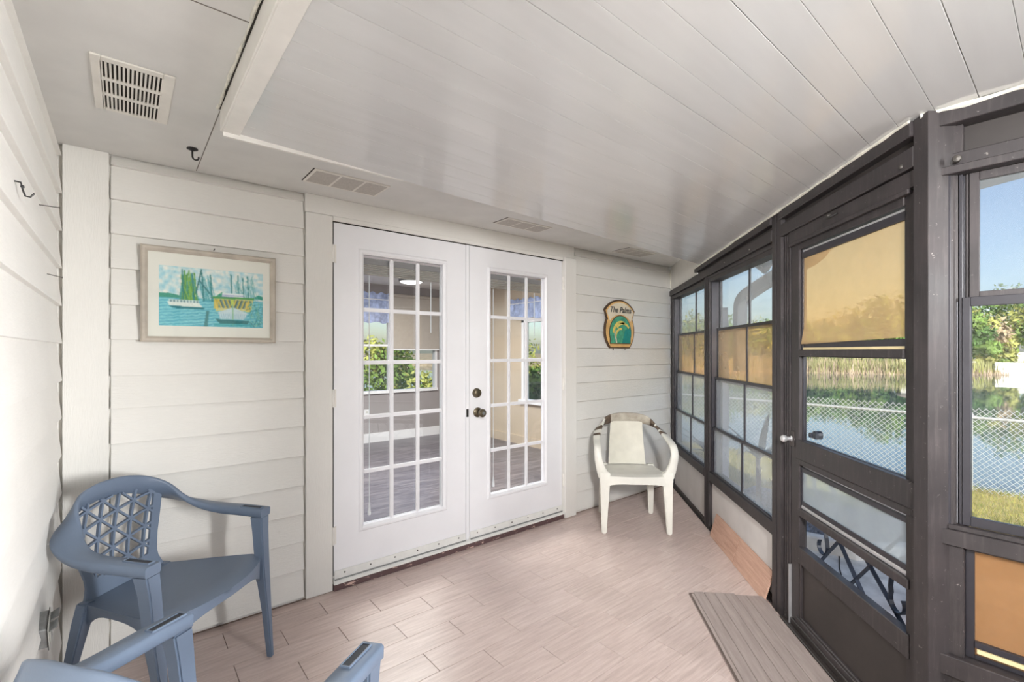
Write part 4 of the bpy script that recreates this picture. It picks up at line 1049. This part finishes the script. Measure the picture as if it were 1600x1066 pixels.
# ---- carved plaque
pc = Vector((3.452, YB - .004, 1.565))
def arcp(cx_, cz, r, a0, a1, n=14, sx=1): return [(cx_ + sx * r * math.cos(math.radians(a0 + (a1 - a0) * k / n)), cz + r * math.sin(math.radians(a0 + (a1 - a0) * k / n))) for k in range(n + 1)]
bot = arcp(0, -.045, .20, 224, 163, 10) ; top_l = [(-.165, .03), (-.205, .135)]
outl = [(-.13, -.185)] + arcp(0, -.03, .207, 228, 152, 12) + [(-.175, .07), (-.212, .150)] + arcp(0, -.04, .285, 138, 42, 14)[1:-1] + [(.212, .150), (.175, .07)] + arcp(0, -.03, .207, 28, -48, 12) + [(.13, -.185)]
def flat(outline, y0, y1, name, mat, parent=None, bevel=0):
    return MB().prism([(pc.x + x, y0, pc.z + z) for x, z in outline], (0, y1 - y0, 0)).build(name, mat, parent, bevel=bevel)
sc_ = [(x * 1.02, z * 1.015) for x, z in outl]
pq = flat(sc_, YB - .016, YB - .001, 'wall_plaque', 'plaque_dark'); tag(pq, 'carved wooden palm plaque reading The Palms on the siding', 'plaque')
flat([(x * .955, z * .965) for x, z in outl], YB - .020, YB - .016, 'plaque_face', 'stain_wood', pq, .001)
crm = [(-.148, .055), (-.192, .140)] + arcp(0, -.04, .262, 137, 43, 14) + [(.192, .140), (.148, .055)] + arcp(0, -.10, .215, 47, 133, 10)
flat(crm, YB - .0215, YB - .020, 'name_band', 'plaque_cream', pq)
flat([(-.150, -.150)] + arcp(0, -.045, .160, 205, -25, 20)[0:0] + arcp(0, -.05, .158, 200, -20, 22) + [(.150, -.150)], YB - .022, YB - .020, 'panel_edge', 'plaque_dark', pq)
flat([(-.142, -.143)] + arcp(0, -.05, .150, 200, -20, 22) + [(.142, -.143)], YB - .0235, YB - .022, 'green_field', 'plaque_green', pq)
flat([(.02, -.143), (.142, -.143)] + arcp(0, -.05, .150, -20, 25, 6) + [(.06, -.03)], YB - .0245, YB - .0235, 'teal_field', 'plaque_teal', pq)
mb = MB()
def frond(pts, w0): 
    v = [(pc.x + x, YB - .0262, pc.z + z) for x, z in pts]; mb.band(v, w0, .003, (0, 1, 0))
frond(arcp(.0, -.06, .105, 175, 62, 10), .026); frond(arcp(.03, -.075, .11, 140, 40, 8), .020); frond(arcp(-.0, -.09, .075, 178, 80, 8), .02)
mb.build('palm_fronds', 'plaque_yellow', pq)
mb = MB(); frond([(-.088, -.03), (-.083, -.07), (-.070, -.105), (-.062, -.14)], .014); mb.build('palm_trunk', 'plaque_cream', pq)
fc = bpy.data.curves.new('lettering', 'FONT'); fc.body = 'The Palms'; fc.size = .072; fc.shear = .25; fc.align_x = 'CENTER'; fc.extrude = .0008; fc.offset = .0012; fc.space_character = 1.02
fo = bpy.data.objects.new('lettering', fc); COL.objects.link(fo); fo.parent = pq; fo.location = (pc.x, YB - .0225, pc.z + .132); fo.rotation_euler = (PI / 2, 0, 0)
bpy.context.view_layer.update(); lm_ = bpy.data.meshes.new_from_object(fo.evaluated_get(bpy.context.evaluated_depsgraph_get())); bpy.data.objects.remove(fo)
lm_.materials.clear(); lm_.materials.append(M['ink']); fo = bpy.data.objects.new('lettering', lm_); COL.objects.link(fo); fo.parent = pq; fo.location = (pc.x, YB - .0225, pc.z + .132); fo.rotation_euler = (PI / 2, 0, 0)
for x in (-.085, .085): MB().tube([(pc.x + x, YB - .006, pc.z - .183), (pc.x + x, YB - .006, pc.z - .205)], .003, 6).build('hook', 'rust_nail', pq)

# ---- large louvred return vent on the soffit
vx0, vx1, vy0, vy1 = -.080, .124, 1.812, 2.205
ve = empty('ceiling_vent', (0, 0, 0)); tag(ve, 'white louvred vent grille in the soffit near the left wall', 'vent')
nC, nR = 14, 3; mX0, mX1, mY0, mY1 = vx0 + .026, vx1 - .030, vy0 + .028, vy1 - .020
fbm = MB(); zt_, zb_ = ZS, ZS - .006
fbm.box((vx0, vy0, zb_), (mX0, vy1, zt_)).box((mX1, vy0, zb_), (vx1, vy1, zt_)).box((mX0, vy0, zb_), (mX1, mY0, zt_)).box((mX0, mY1, zb_), (mX1, vy1, zt_))
for k in (1, 2): y = mY0 + (mY1 - mY0) * k / 3; fbm.box((mX0, y - .010, zb_), (mX1, y + .010, zt_))
fbm.build('frame', 'vent_white', ve, bevel=.0018)
bx('duct_dark', (mX0, mY0, ZS - .0008), (mX1, mY1, ZS + .001), 'crack', ve)
pw = (mX1 - mX0) / nC
for r in range(3):
    ya_, yb_ = mY0 + (mY1 - mY0) * r / 3 + (.010 if r else 0), mY0 + (mY1 - mY0) * (r + 1) / 3 - (.010 if r < 2 else 0)
    for c in range(nC + 1):
        x = mX0 + pw * c - .0035
        MB().hexa([(x, ya_, zb_), (x + .0052, ya_, zb_), (x + .0052, yb_, zb_), (x, yb_, zb_), (x + .001, ya_, zt_), (x + .0062, ya_, zt_), (x + .0062, yb_, zt_), (x + .001, yb_, zt_)]).build('louvre', 'vent_white', ve)
# ---- three flat soffit vents along the back wall
for i, (a, b, y0, y1, lab) in enumerate(((.69, 1.07, 2.30, 2.50, 'painted-over flat vent in the soffit, leftmost, above the left door jamb'), (1.905, 2.30, 2.36, 2.52, 'painted-over flat vent in the soffit above the right French door'), (3.24, 3.62, 2.41, 2.59, 'painted-over flat vent in the soffit above the plaque'))):
    sv = bx('soffit_vent', (a, y0, ZS - .006), (b, y1, ZS + .001), 'vent_white', bevel=.002); tag(sv, lab, 'vent', 'flat soffit vents along the back wall')
    for k in range(3):
        q0 = a + .012 + (b - a - .012) * k / 3; q1 = a + (b - a - .012) * (k + 1) / 3
        s1_ = bx('screen_panel', (q0, y0 + .014, ZS - .0066), (q1, y1 - .014, ZS - .0055), 'soffit_mesh', sv)
    bx('edge_gap', (a - .004, y0, ZS - .0025), (a, y1, ZS), 'crack', sv)
# ---- hooks and nails
hk = MB().lathe([(0, 0), (.020, 0), (.021, -.004), (.008, -.010), (.0, -.011)], (.222, 2.408, ZS), 'z', 16).build('ceiling_hook', 'black_iron'); tag(hk, 'small black cup hook screwed into the soffit', 'hook')
MB().tube([(.222, 2.408, ZS - .008), (.222, 2.408, ZS - .026)] + [(.222 + .011 - .011 * math.cos(a) , 2.408 - .004, ZS - .036 - .011 * math.sin(a)) for a in [PI * k / 8 for k in range(0, 10)]], .0035, 8).build('hook_wire', 'black_iron', hk)
wh = MB().tube([(XL - .02, 1.655, 1.765), (XL + .004, 1.650, 1.762), (XL + .008, 1.650, 1.742), (XL + .012, 1.650, 1.730), (XL + .020, 1.650, 1.729), (XL + .028, 1.650, 1.740)], .002, 8).build('wall_hook', 'black_iron'); tag(wh, 'bent black wire hook on the left wall', 'hook')
MB().lathe([(0, -.003), (.004, -.002), (.004, .002), (0, .003)], (XL + .007, 1.650, 1.752), 'y', 8).build('screw_head', 'black_iron', wh)
for (s, z, ln_, tilt, lab) in ((.545, 1.823, .034, 0, 'upper thin nail sticking out of the left wall'), (.40, 1.622, .030, -.012, 'lower thin nail sticking out of the left wall')):
    y = YB - s
    na_ = MB().tube([(XL - .022, y, z), (XL + ln_, y + .003, z + tilt)], .0014, 6).lathe([(0, 0), (.003, 0), (.003, .001), (0, .001)], (XL + ln_, y + .003, z + tilt), 'x', 8).build('nail', 'rust_nail'); tag(na_, lab, 'nail', 'nails in the left wall')
# ---- outdoor outlet with flip covers
ou = empty('outlet_box', (XL, 2.09, .47)); tag(ou, 'grey weatherproof outlet with flip covers low on the left wall', 'outlet')
ou.rotation_euler = (math.radians(28), 0, 0); ou.scale = (.5, .60, .72)
bx('box', (-.02, -.062, -.060), (.030, .062, .060), 'outlet_grey', ou, .004)
bx('cover_plate', (.030, -.068, -.066), (.036, .068, .066), 'outlet_light', ou, .0015); bx('gasket', (.028, -.070, -.068), (.031, .070, .068), 'black_iron', ou)
for k, y in enumerate((-.034, .034)):
    cv = MB().box((.036, y - .026, -.030), (.044, y + .026, .034)).build('receptacle', 'outlet_light', ou, bevel=.002)
    for dz in (-.008, .008): bx('slot', (.0438, y - .003, dz - .002), (.0446, y + .003, dz + .002), 'slot_dark', cv)
    fl_ = MB().box((0, -.027, 0), (.046, .027, .006)).build('flip_cover', 'outlet_grey', ou, bevel=.002); fl_.location = (.037, y, .036); fl_.rotation_euler = (0, -.5, 0)

# ---- two spare tiles leaning on the kick panel, grooved board at the door
def lean_tile(s0, s1, tilt, lab, o0):
    e = MB().box((0, 0, 0), (s1 - s0, .009, .168)).build('spare_tile', 'loose_tile', bevel=.001); tag(e, lab, 'tile', 'spare tiles leaning on the kick panel')
    e.location = A(s0, o0, .002); e.rotation_euler = (Matrix.Rotation(math.radians(225), 4, 'Z') @ Matrix.Rotation(tilt, 4, 'X')).to_euler(); return e
lean_tile(1.365, 1.815, -.28, 'orange-brown spare tile leaning on the kick panel, the farther of two', -.0455)
lean_tile(1.825, 2.285, -.30, 'orange-brown spare tile leaning on the kick panel, nearest the screen door post', -.0485)
gm = empty('threshold_board', A(2.24, 0, 0), math.radians(225)); tag(gm, 'grey-brown grooved board lying on the tiles inside the screen door', 'board')
edges = [-.430, -.402, -.346, -.290, -.236, -.182, -.128, -.040]
for k in range(len(edges) - 1):
    a, b = edges[k], edges[k + 1]
    s_off = .02 if k == 0 else (0 if k < 5 else .015)
    MB().hexa([(s_off, a + .0012, .0), (1.6, a + .0012, 0), (1.6, b - .0012, 0), (s_off, b - .0012, 0), (s_off, a + .0012, .010 if k == 0 else .017), (1.6, a + .0012, .010 if k == 0 else .017), (1.6, b - .0012, .017), (s_off, b - .0012, .017)]).build('slat', 'mat', gm, bevel=.002)
bx('slat_bed', (.01, -.428, 0), (1.6, -.042, .013), 'mat_edge', gm)

# ================================================================== OUTSIDE
def gz(x, y):
    k = min(1, max(0, (x - 4.2) / 5.2)); return -.17 - .42 * k * k * (3 - 2 * k) - max(0, x - 9.3) * .28
xs = [-9, -4, 0, 2, 3, 4, 4.6, 5.2, 5.8, 6.4, 7, 7.6, 8.2, 8.8, 9.3, 9.8, 10.6, 12]; yl = list(np.linspace(-14, 36, 51))
v = [(x, y, gz(x, y)) for y in yl for x in xs]; n = len(xs)
ln_ = MB().add(v, [(j * n + i, j * n + i + 1, (j + 1) * n + i + 1, (j + 1) * n + i) for j in range(len(yl) - 1) for i in range(n - 1)]).build('lawn', 'lawn', smooth=True)
tag(ln_, 'strip of dry lawn sloping down to the fence', kind='structure')
# grass blades where the lawn shows
def blades(name, nb, x0, x1, y0, y1, mats, h, wd, label, zf):
    v = np.zeros((nb * 3, 3)); px = RS.uniform(x0, x1, nb); py = RS.uniform(y0, y1, nb); a = RS.uniform(0, 2 * PI, nb); hh = h * RS.uniform(.5, 1.2, nb)
    pz = np.array([zf(x, y) for x, y in zip(px, py)]) - .005; le = RS.uniform(-.6, .6, (nb, 2)) * hh[:, None]
    v[0::3] = np.c_[px - np.cos(a) * wd, py - np.sin(a) * wd, pz]; v[1::3] = np.c_[px + np.cos(a) * wd, py + np.sin(a) * wd, pz]; v[2::3] = np.c_[px + le[:, 0], py + le[:, 1], pz + hh]
    me = bpy.data.meshes.new(name); me.from_pydata(v.tolist(), [], np.arange(nb * 3).reshape(-1, 3).tolist())
    for m in mats: me.materials.append(M[m])
    me.polygons.foreach_set('material_index', RS.randint(0, len(mats), nb)); o = bpy.data.objects.new(name, me); COL.objects.link(o); return tag(o, label, kind='stuff')
tag(blades('grass', 26000, 5.6, 9.4, -.6, 4.6, ['blade', 'blade', 'blade_green', 'lawn'], .055, .004, 'short dry grass blades on the lawn inside the fence', gz), cat='grass')
blades('grass', 900, 9.0, 9.25, -.6, 6, ['blade', 'blade_green'], .12, .004, 'longer grass growing along the foot of the fence', gz)['category'] = 'grass'
wt = MB().add([(9.2, -120, -.80), (170, -120, -.80), (170, 140, -.80), (9.2, 140, -.80)], [(0, 1, 2, 3)]).build('lake_water', 'water'); tag(wt, 'green and blue pond water beyond the fence', kind='structure')
# far shore
sh = [(30, 75), (40, 40), (47, 26), (51.8, 17.8), (55, 10.3), (60.9, 5.5), (64, 0), (68, -12), (72, -40)]
prof = [(0, -.95), (.5, -.62), (2.2, -.25), (6, .10), (30, .4), (90, .6)]
secs = []
for i, (x, y) in enumerate(sh):
    r_ = math.hypot(x, y); u = (x / r_, y / r_); secs.append([(x + u[0] * d, y + u[1] * d, z) for d, z in prof])
n = len(prof); mb = MB(); mb.add([p for s_ in secs for p in s_], [(k * n + i, (k + 1) * n + i, (k + 1) * n + i + 1, k * n + i + 1) for k in range(len(secs) - 1) for i in range(n - 1)])
bank = mb.build('far_shore', 'bank', smooth=True); tag(bank, 'low earth bank along the far side of the pond', kind='structure')
def shore_pt(px, d):
    """point on the shore seen along the world bearing b, pushed d metres inland"""
    u = (px - 800.) / FPX; a = math.atan2(900., FPX); dx, dy = u * math.sin(a) + math.cos(a), -u * math.cos(a) + math.sin(a)
    best = None
    for (xa, ya), (xb, yb) in zip(sh[:-1], sh[1:]):
        den = dx * (yb - ya) - dy * (xb - xa)
        if abs(den) < 1e-9: continue
        t_ = (xa * (yb - ya) - ya * (xb - xa)) / den; s_ = (xa * dy - ya * dx) / den
        if t_ > 0 and -1e-6 <= s_ <= 1: best = t_
    if best is None: best = 60 / math.hypot(dx, dy)
    L = math.hypot(dx, dy); return Vector((dx * best + dx / L * d, dy * best + dy / L * d, np.interp(d, [p[0] for p in prof], [p[1] for p in prof])))
def reeds(nb, pxr, dr, h, wd, mats, label):
    v = []; f = []; mi = []
    for k in range(nb):
        p = shore_pt(RS.uniform(*pxr), RS.uniform(*dr)); hh = h * RS.uniform(.5, 1.15); le = RS.uniform(-.25, .25, 2) * hh; a = RS.uniform(0, PI); dx, dy = math.cos(a) * wd, math.sin(a) * wd
        b = len(v); v += [(p.x - dx, p.y - dy, p.z - .05), (p.x + dx, p.y + dy, p.z - .05), (p.x + le[0], p.y + le[1], p.z + hh)]; f.append((b, b + 1, b + 2)); mi.append(RS.randint(len(mats)))
    mb = MB(); mb.v = v; mb.f = f; mb.mi = mi; o = mb.build('reeds', mats); return tag(o, label, 'reeds', kind='stuff')
reeds(5200, (1020, 1500), (.2, 3.0), 1.2, .045, ['reed', 'reed', 'reed_tan'], 'tall pale green reeds along the far bank')
reeds(1500, (1020, 1700), (.0, .6), .55, .05, ['reed_tan', 'reed_tan', 'leaf_d'], 'low dry stubble at the waterline of the far bank')
reeds(900, (1520, 1640), (.3, 2.4), 1.0, .045, ['reed', 'reed', 'leaf_c'], 'short green reeds below the white wall on the far bank')
def leaf_cloud(mb, c, rad, n, size, rng):
    d = rng.normal(size=(n, 3)); d /= np.linalg.norm(d, axis=1)[:, None]; r_ = rng.uniform(.45, 1.0, n) ** .6
    lob = 1 + .22 * np.sin(d[:, 0] * 5 + c[0]) * np.cos(d[:, 2] * 4 + c[1])
    P_ = np.array(c) + d * r_[:, None] * np.array(rad) * lob[:, None]
    a = rng.normal(size=(n, 3)); a /= np.linalg.norm(a, axis=1)[:, None]; b_ = np.cross(a, d); b_ /= np.linalg.norm(b_, axis=1)[:, None] + 1e-9
    s_ = size * rng.uniform(.6, 1.3, n)[:, None]; q = np.stack([P_ - a * s_, P_ - b_ * s_ * .45, P_ + a * s_, P_ + b_ * s_ * .45], 1).reshape(-1, 3)
    k = len(mb.v); mb.v += [tuple(x) for x in q]; mb.f += [(k + 4 * i, k + 4 * i + 1, k + 4 * i + 2, k + 4 * i + 3) for i in range(n)]; mb.mi += [mb.cur] * n
def tree(name, base, h, rad, mats, label, blobs=6, leaves=300, size=.26, trunk=True, cat='tree', low=.25, group=None):
    rng = np.random.RandomState(abs(hash(label)) % 9999 if False else sum(map(ord, label)) % 9999)
    T = empty(name, base); tag(T, label, cat, group); mb = MB()
    for k in range(blobs):
        mb.cur = k % len(mats); a = 2 * PI * k / blobs + rng.uniform(-.5, .5); rr = rad * rng.uniform(.25, .62); zc_ = h * (low + (1 - low) * (.18 + .66 * ((k * .618) % 1)))
        br = rad * rng.uniform(.45, .65)
        leaf_cloud(mb, (rr * math.cos(a), rr * math.sin(a), min(zc_, h - br * .8)), (br, br, br * .85), leaves, size, rng)
    mb.cur = 0; leaf_cloud(mb, (0, 0, h * (low + .5 * (1 - low))), (rad * .6, rad * .6, h * (1 - low) * .48), leaves, size, rng)
    fo_ = mb.build('foliage', list(mats), T); fo_['kind'] = 'stuff'
    if trunk:
        MB().tube([(0, 0, -.1), (.06 * h * .2, 0, h * .3), (0, .05, h * .7)], [h * .028, h * .02, h * .008], 8).build('trunk', 'bark', T)
    return T
for px, d, h, rad, mats, lab, low in (
    (1528, 5.0, 5.6, 1.8, ('leaf_b', 'leaf_a'), 'dark green bushy tree at the left of the clear right pane', .05),
    (1548, 9.0, 5.0, 2.2, ('leaf_d', 'leaf_c'), 'tan dry-leaved tree beside the pale street light', .25),
    (1588, 16.0, 8.6, 3.8, ('leaf_a', 'leaf_b', 'leaf_a'), 'tall broad green tree, highest of those across the pond', .25),
    (1553, 2.6, 2.4, 1.3, ('leaf_c', 'leaf_a'), 'low yellow-green bush at the left end of the far white wall', .02),
    (1625, 12.0, 6.5, 3.2, ('leaf_a', 'leaf_c'), 'green tree at the right edge of the view over the pond', .2),
    (1516, 14.0, 6.2, 2.6, ('leaf_a', 'leaf_c'), 'mid green tree behind the dark bushy tree', .2),
    (1275, 5.0, 3.6, 2.4, ('leaf_b', 'leaf_a'), 'dark green bush behind the reeds, at the left of the screen door glass', .02),
    (1330, 22.0, 6.6, 4.4, ('leaf_a', 'leaf_c'), 'round tree behind the reeds, a dim shape through the tan vinyl', .1),
    (1385, 18.0, 8.2, 4.4, ('leaf_b', 'leaf_a'), 'taller round tree behind the reeds, at the right of the tan vinyl', .15),
    (1190, 12.0, 5.2, 3.6, ('leaf_a', 'leaf_c'), 'green tree across the pond, seen through the window beside the screen door', .1),
    (1130, 14.0, 6.0, 3.8, ('leaf_b', 'leaf_a'), 'dark tree across the pond, farther left than the others', .1),
    (1080, 12.0, 6.0, 3.8, ('leaf_a', 'leaf_c'), 'tree across the pond, seen through the narrow corner window', .1),
    (1256, 8.0, 4.8, 2.6, ('leaf_b', 'leaf_a'), 'first tree from the left in the row behind the reeds', .02),
    (1300, 7.0, 4.4, 2.6, ('leaf_a', 'leaf_b'), 'second tree from the left in the row behind the reeds', .02),
    (1350, 7.5, 4.9, 2.8, ('leaf_a', 'leaf_b'), 'third tree from the left in the row behind the reeds', .02),
    (1403, 8.0, 5.4, 2.8, ('leaf_b', 'leaf_a'), 'fourth tree from the left in the row behind the reeds', .02)):
    tree('lakeside_tree' if h > 3 else 'lakeside_bush', shore_pt(px, d), h, rad, mats, lab, low=low, cat='tree' if h > 3 else 'bush', trunk=h > 3, group='trees across the pond' if h > 3 else None)
p = shore_pt(1588, 8.0); hw = empty('garden_wall', p, math.atan2(p.y, p.x) + PI / 2); tag(hw, 'long white garden wall across the pond', 'wall')
bx('wall_panel', (-1.7, -.15, 0), (5.5, .15, 1.05), 'house_white', hw); bx('coping', (-1.75, -.2, 1.05), (5.5, .2, 1.13), 'house_white', hw)
p = shore_pt(1594, .4); dk = MB().box((-.7, -.6, -.4), (1.6, .6, .55)).box((-.4, -.62, .55), (1.6, .6, 1.0)).build('dock_box', 'house_white', loc=p, bevel=.05); dk.rotation_euler = (0, 0, math.atan2(p.y, p.x) + PI / 2); tag(dk, 'white box at the waterline on the far bank, right edge', 'box')
p = shore_pt(1560, 20.0); lp = MB().tube([(0, 0, 0), (0, 0, 8.4)], [.16, .12], 8).build('street_light', 'galv', loc=p, smooth=True); tag(lp, 'pale street light pole among the trees across the pond', 'lamp')
lp.rotation_euler = (0, 0, math.atan2(p.y, p.x) + PI / 2); MB().tube([(0, 0, 8.2), (-1.0, 0, 8.5)], .06, 6).box((-1.5, -.18, 8.42), (-.9, .18, 8.6)).build('lamp_head', 'galv', lp)
p = shore_pt(1441, 5.0); hs_ = empty('far_house', p, math.atan2(p.y, p.x) + PI / 2); tag(hs_, 'small pale house corner between the reeds and the porch post', 'house')
bx('wall_panel', (-1.6, -2, 0), (1.6, 2, 1.3), 'house_white', hs_); MB().prism([(-1.9, -2.3, 1.3), (1.9, -2.3, 1.3), (0, -2.3, 2.0)], (0, 4.6, 0)).build('roof', 'house_roof', hs_)

# ---- chain-link fence
FX = 9.1; FZ = -.60
fe = empty('chain_link_fence', (FX, 0, FZ)); tag(fe, 'galvanised chain-link fence along the pond edge', 'fence')
MB().tube([(0, -3, 1.02), (0, 9, 1.05)], .021, 10).build('top_rail', 'galv', fe, smooth=True)
for y in (-1.50, 1.04, 3.62, 6.2, 8.8):
    po = MB().tube([(.03, y, -.2), (.03, y, 1.06)], .026, 10).build('post', 'galv', fe, smooth=True)
    MB().lathe([(.030, 1.05), (.031, 1.07), (.02, 1.10), (0, 1.115)], (.03, y, 0), 'z', 12).build('post_cap', 'galv', po)
mb = MB(); pit = .072; Ht = 1.17
def wire(p, q, r=.0030):
    p, q = Vector(p), Vector(q); d = (q - p).normalized(); u = Vector((1, 0, 0)); w_ = d.cross(u)
    mb.add([p + u * r, p - u * r * .5 + w_ * r, p - u * r * .5 - w_ * r, q + u * r, q - u * r * .5 + w_ * r, q - u * r * .5 - w_ * r], [(0, 1, 4, 3), (1, 2, 5, 4), (2, 0, 3, 5)])
k = -3.0 - Ht
while k < 9:
    for sg in (1, -1):
        a = Vector((-.028, k if sg > 0 else k + Ht, .0)); b = Vector((-.028, k + Ht if sg > 0 else k, Ht)); wire(a, b)
    k += pit
ms = mb.build('wire_mesh', 'galv', fe); ms['kind'] = 'stuff'

# ---- patio, curb, gravel bed by the door
pa = MB().prism([(1.95, -5, -.16), (4.4, -5, -.16), (4.9, -1.2, -.16), (4.3, .55, -.16), (4.35, 2.2, -.16), (4.33, 2.62, -.16), (2.0, .24, -.16)], (0, 0, .04)).build('patio', 'concrete'); tag(pa, 'grey concrete patio slab outside the screen door', kind='structure')
for (a, b) in (((2.9, -.4), (4.6, -.5)), ((3.3, .9), (4.2, 1.2))):
    MB().tube([(a[0], a[1], -.119), ((a[0] + b[0]) / 2, (a[1] + b[1]) / 2 + .02, -.119), (b[0], b[1], -.119)], .004, 4).build('crack', 'crack', pa)
cb = MB().band([(4.35, 2.30, -.09), (4.12, 1.85, -.09), (3.95, 1.45, -.09), (4.02, 1.05, -.09), (4.3, .80, -.09), (4.7, .66, -.09), (5.2, .62, -.10)], .10, .14).build('trim_4', 'curb', bevel=.01); tag(cb, 'pale curved curb edging the gravel bed outside', kind='structure')
gb = MB().prism([(4.35, 2.30, -.17), (4.12, 1.85, -.17), (3.97, 1.45, -.17), (4.04, 1.05, -.17), (4.32, .80, -.17), (5.2, .66, -.17), (5.3, 2.3, -.17)], (0, 0, .06)).build('gravel_bed', 'gravel'); tag(gb, 'blue-grey gravel bed inside the curved curb', 'gravel', kind='stuff')
nv = 2600; v = []; f = []
for k in range(nv):
    x, y = RS.uniform(4.0, 5.25), RS.uniform(.75, 2.25)
    if x < np.interp(y, [.8, 1.05, 1.45, 1.85, 2.3], [4.34, 4.1, 4.04, 4.18, 4.4]): continue
    r_ = RS.uniform(.010, .024); b = len(v); z = -.108
    v += [(x + r_, y, z), (x - r_ * .6, y + r_ * .8, z), (x - r_ * .6, y - r_ * .8, z), (x + r_ * .1, y + r_ * .1, z + r_)]; f += [(b, b + 1, b + 3), (b + 1, b + 2, b + 3), (b + 2, b, b + 3)]
mb = MB(); mb.v = v; mb.f = f; mb.mi = [0] * len(f); gg = mb.build('gravel_stones', 'gravel', gb); gg['kind'] = 'stuff'
# ---- strap-leaved plant in the bed
def yucca(base, h, n, label):
    T = empty('strap_leaf_plant', base); tag(T, label, 'plant'); rng = np.random.RandomState(5)
    MB().tube([(0, 0, -.12), (0, .01, h * .45)], [.03, .02], 8).build('stem', 'bark', T)
    for k in range(n):
        a = 2 * PI * k * .382 + rng.uniform(-.2, .2); el = math.radians(rng.uniform(20, 80)); L = h * rng.uniform(.45, .7); secs = []
        for q in range(6):
            t_ = q / 5; rr = L * t_ * math.cos(el) * (1 + .2 * t_); z = h * .42 + L * t_ * math.sin(el) - .30 * L * t_ * t_ * math.cos(el); wd = .034 * math.sin(PI * min(1, .15 + t_ * .85)) + .001
            c = Vector((rr * math.cos(a), rr * math.sin(a), z)); s_ = Vector((-math.sin(a), math.cos(a), 0)); secs.append([c - s_ * wd, c + Vector((0, 0, -.008)), c + s_ * wd, c + Vector((0, 0, .004))])
        MB().loft(secs).build('leaf', 'yucca', T)
    return T
yucca((4.75, 2.02, -.11), 1.0, 9, 'grey-green strap-leaved plant in the gravel bed outside the window')
yucca((5.15, 2.75, -.16), .8, 9, 'smaller strap-leaved plant outside the narrow corner window')
# ---- eave, gutter, gooseneck downspout, siding pilaster, floodlight
ev = MB().prism([A(-.35, .08, 2.16), A(2.36, .08, 2.12), A(2.36, .34, 2.12), A(-.35, .34, 2.16)], (0, 0, .05)).build('eave', 'ext_soffit'); tag(ev, 'eave soffit above the outside of the window', kind='structure')
gu = MB().band([A(-.35, .40, 2.24), A(2.40, .40, 2.20)], .12, .12).build('gutter', 'gutter', bevel=.02); tag(gu, 'white gutter along the eave outside the windows', 'gutter')
pil = MB().box((0, 0, -.16), (.15, .16, 1.72)).build('trim_5', 'ext_siding'); pil.location = (3.93, 1.925, 0); pil.rotation_euler = (0, 0, math.radians(27)); tag(pil, 'outside pilaster of bluish white siding beside the corner window', kind='structure')
for k in range(10): clapboard(-.004, .154, -.15 + .178 * k, .04 + .178 * k, .014).build('siding_board', 'ext_siding', pil)
ds = MB().band(bez([A(2.04, .40, 2.18), A(2.03, .40, 2.03), A(1.93, .39, 1.93), A(1.62, .32, 1.86), A(1.38, .27, 1.80), A(1.27, .22, 1.73), A(1.25, .21, 1.60), A(1.25, .21, 1.2)], 5), .085, .075, (.7, -.7, .2)).build('downspout', 'gutter', bevel=.006); tag(ds, 'white gooseneck downspout curving down outside the window', 'downspout')
fl2 = MB().lathe([(0, 0), (.05, 0), (.05, -.03), (0, -.03)], A(1.35, .30, 2.13), 'z', 16).build('floodlight', 'gutter'); tag(fl2, 'twin-head floodlight under the eave outside the window', 'lamp')
for s, o in ((1.20, .34), (1.55, .36)):
    c = Vector(A(s, o, 2.03)); b = Vector(A(1.35, .30, 2.10)); d_ = Vector((.5, -.55, -.35)).normalized()
    hd = MB().tube([b, c], .012, 6).tube([c - d_ * .02, c + d_ * .03, c + d_ * .10], [.028, .04, .058], 16).build('lamp_head', 'gutter', fl2, smooth=True)
    MB().tube([c + d_ * .095, c + d_ * .108], [.052, .044], 16).build('lens', 'lampglass', hd)

# ---- garden behind the house, seen through the inner room windows
for x, y, h, rad, mats, lab in ((3.6, 13.4, 1.5, 1.2, ('leaf_c', 'leaf_a'), 'sunlit shrub outside the far inner window, left of the pair'), (7.0, 14.6, 2.2, 1.4, ('leaf_a', 'leaf_c'), 'taller shrub outside the far inner window'), (8.2, 8.6, 1.5, .9, ('leaf_b', 'leaf_a'), 'low green bush outside the side inner window'), (12.8, 15.5, 4.2, 2.4, ('leaf_c', 'leaf_a'), 'large sunlit bush beyond the side inner window'), (5.2, 19.0, 4.6, 2.4, ('leaf_a', 'leaf_c'), 'leafy tree in the garden behind the house')):
    tree('garden_shrub', (x, y, gz(x, y) - .02), h, rad, mats, lab, low=.03, size=.10, leaves=420, cat='shrub', trunk=h > 3)
nh = empty('neighbour_house', (1.5, 24.0, -.2)); tag(nh, 'pale neighbouring house behind the garden shrubs', 'house')
bx('wall_panel', (-5, 0, 0), (6, 4, 2.6), 'house_white', nh); MB().prism([(-5.4, -.4, 2.6), (-5.4, 4.4, 2.6), (-5.4, 2, 4.0)], (11.8, 0, 0)).build('roof', 'house_roof', nh)
# house body to the left, casts the afternoon shade
hb = MB().box((-7, -3, -.2), (XL - .16, 8.2, 2.44)).build('wall_house', 'ext_siding'); tag(hb, 'unseen body of the house behind the left wall', kind='structure')
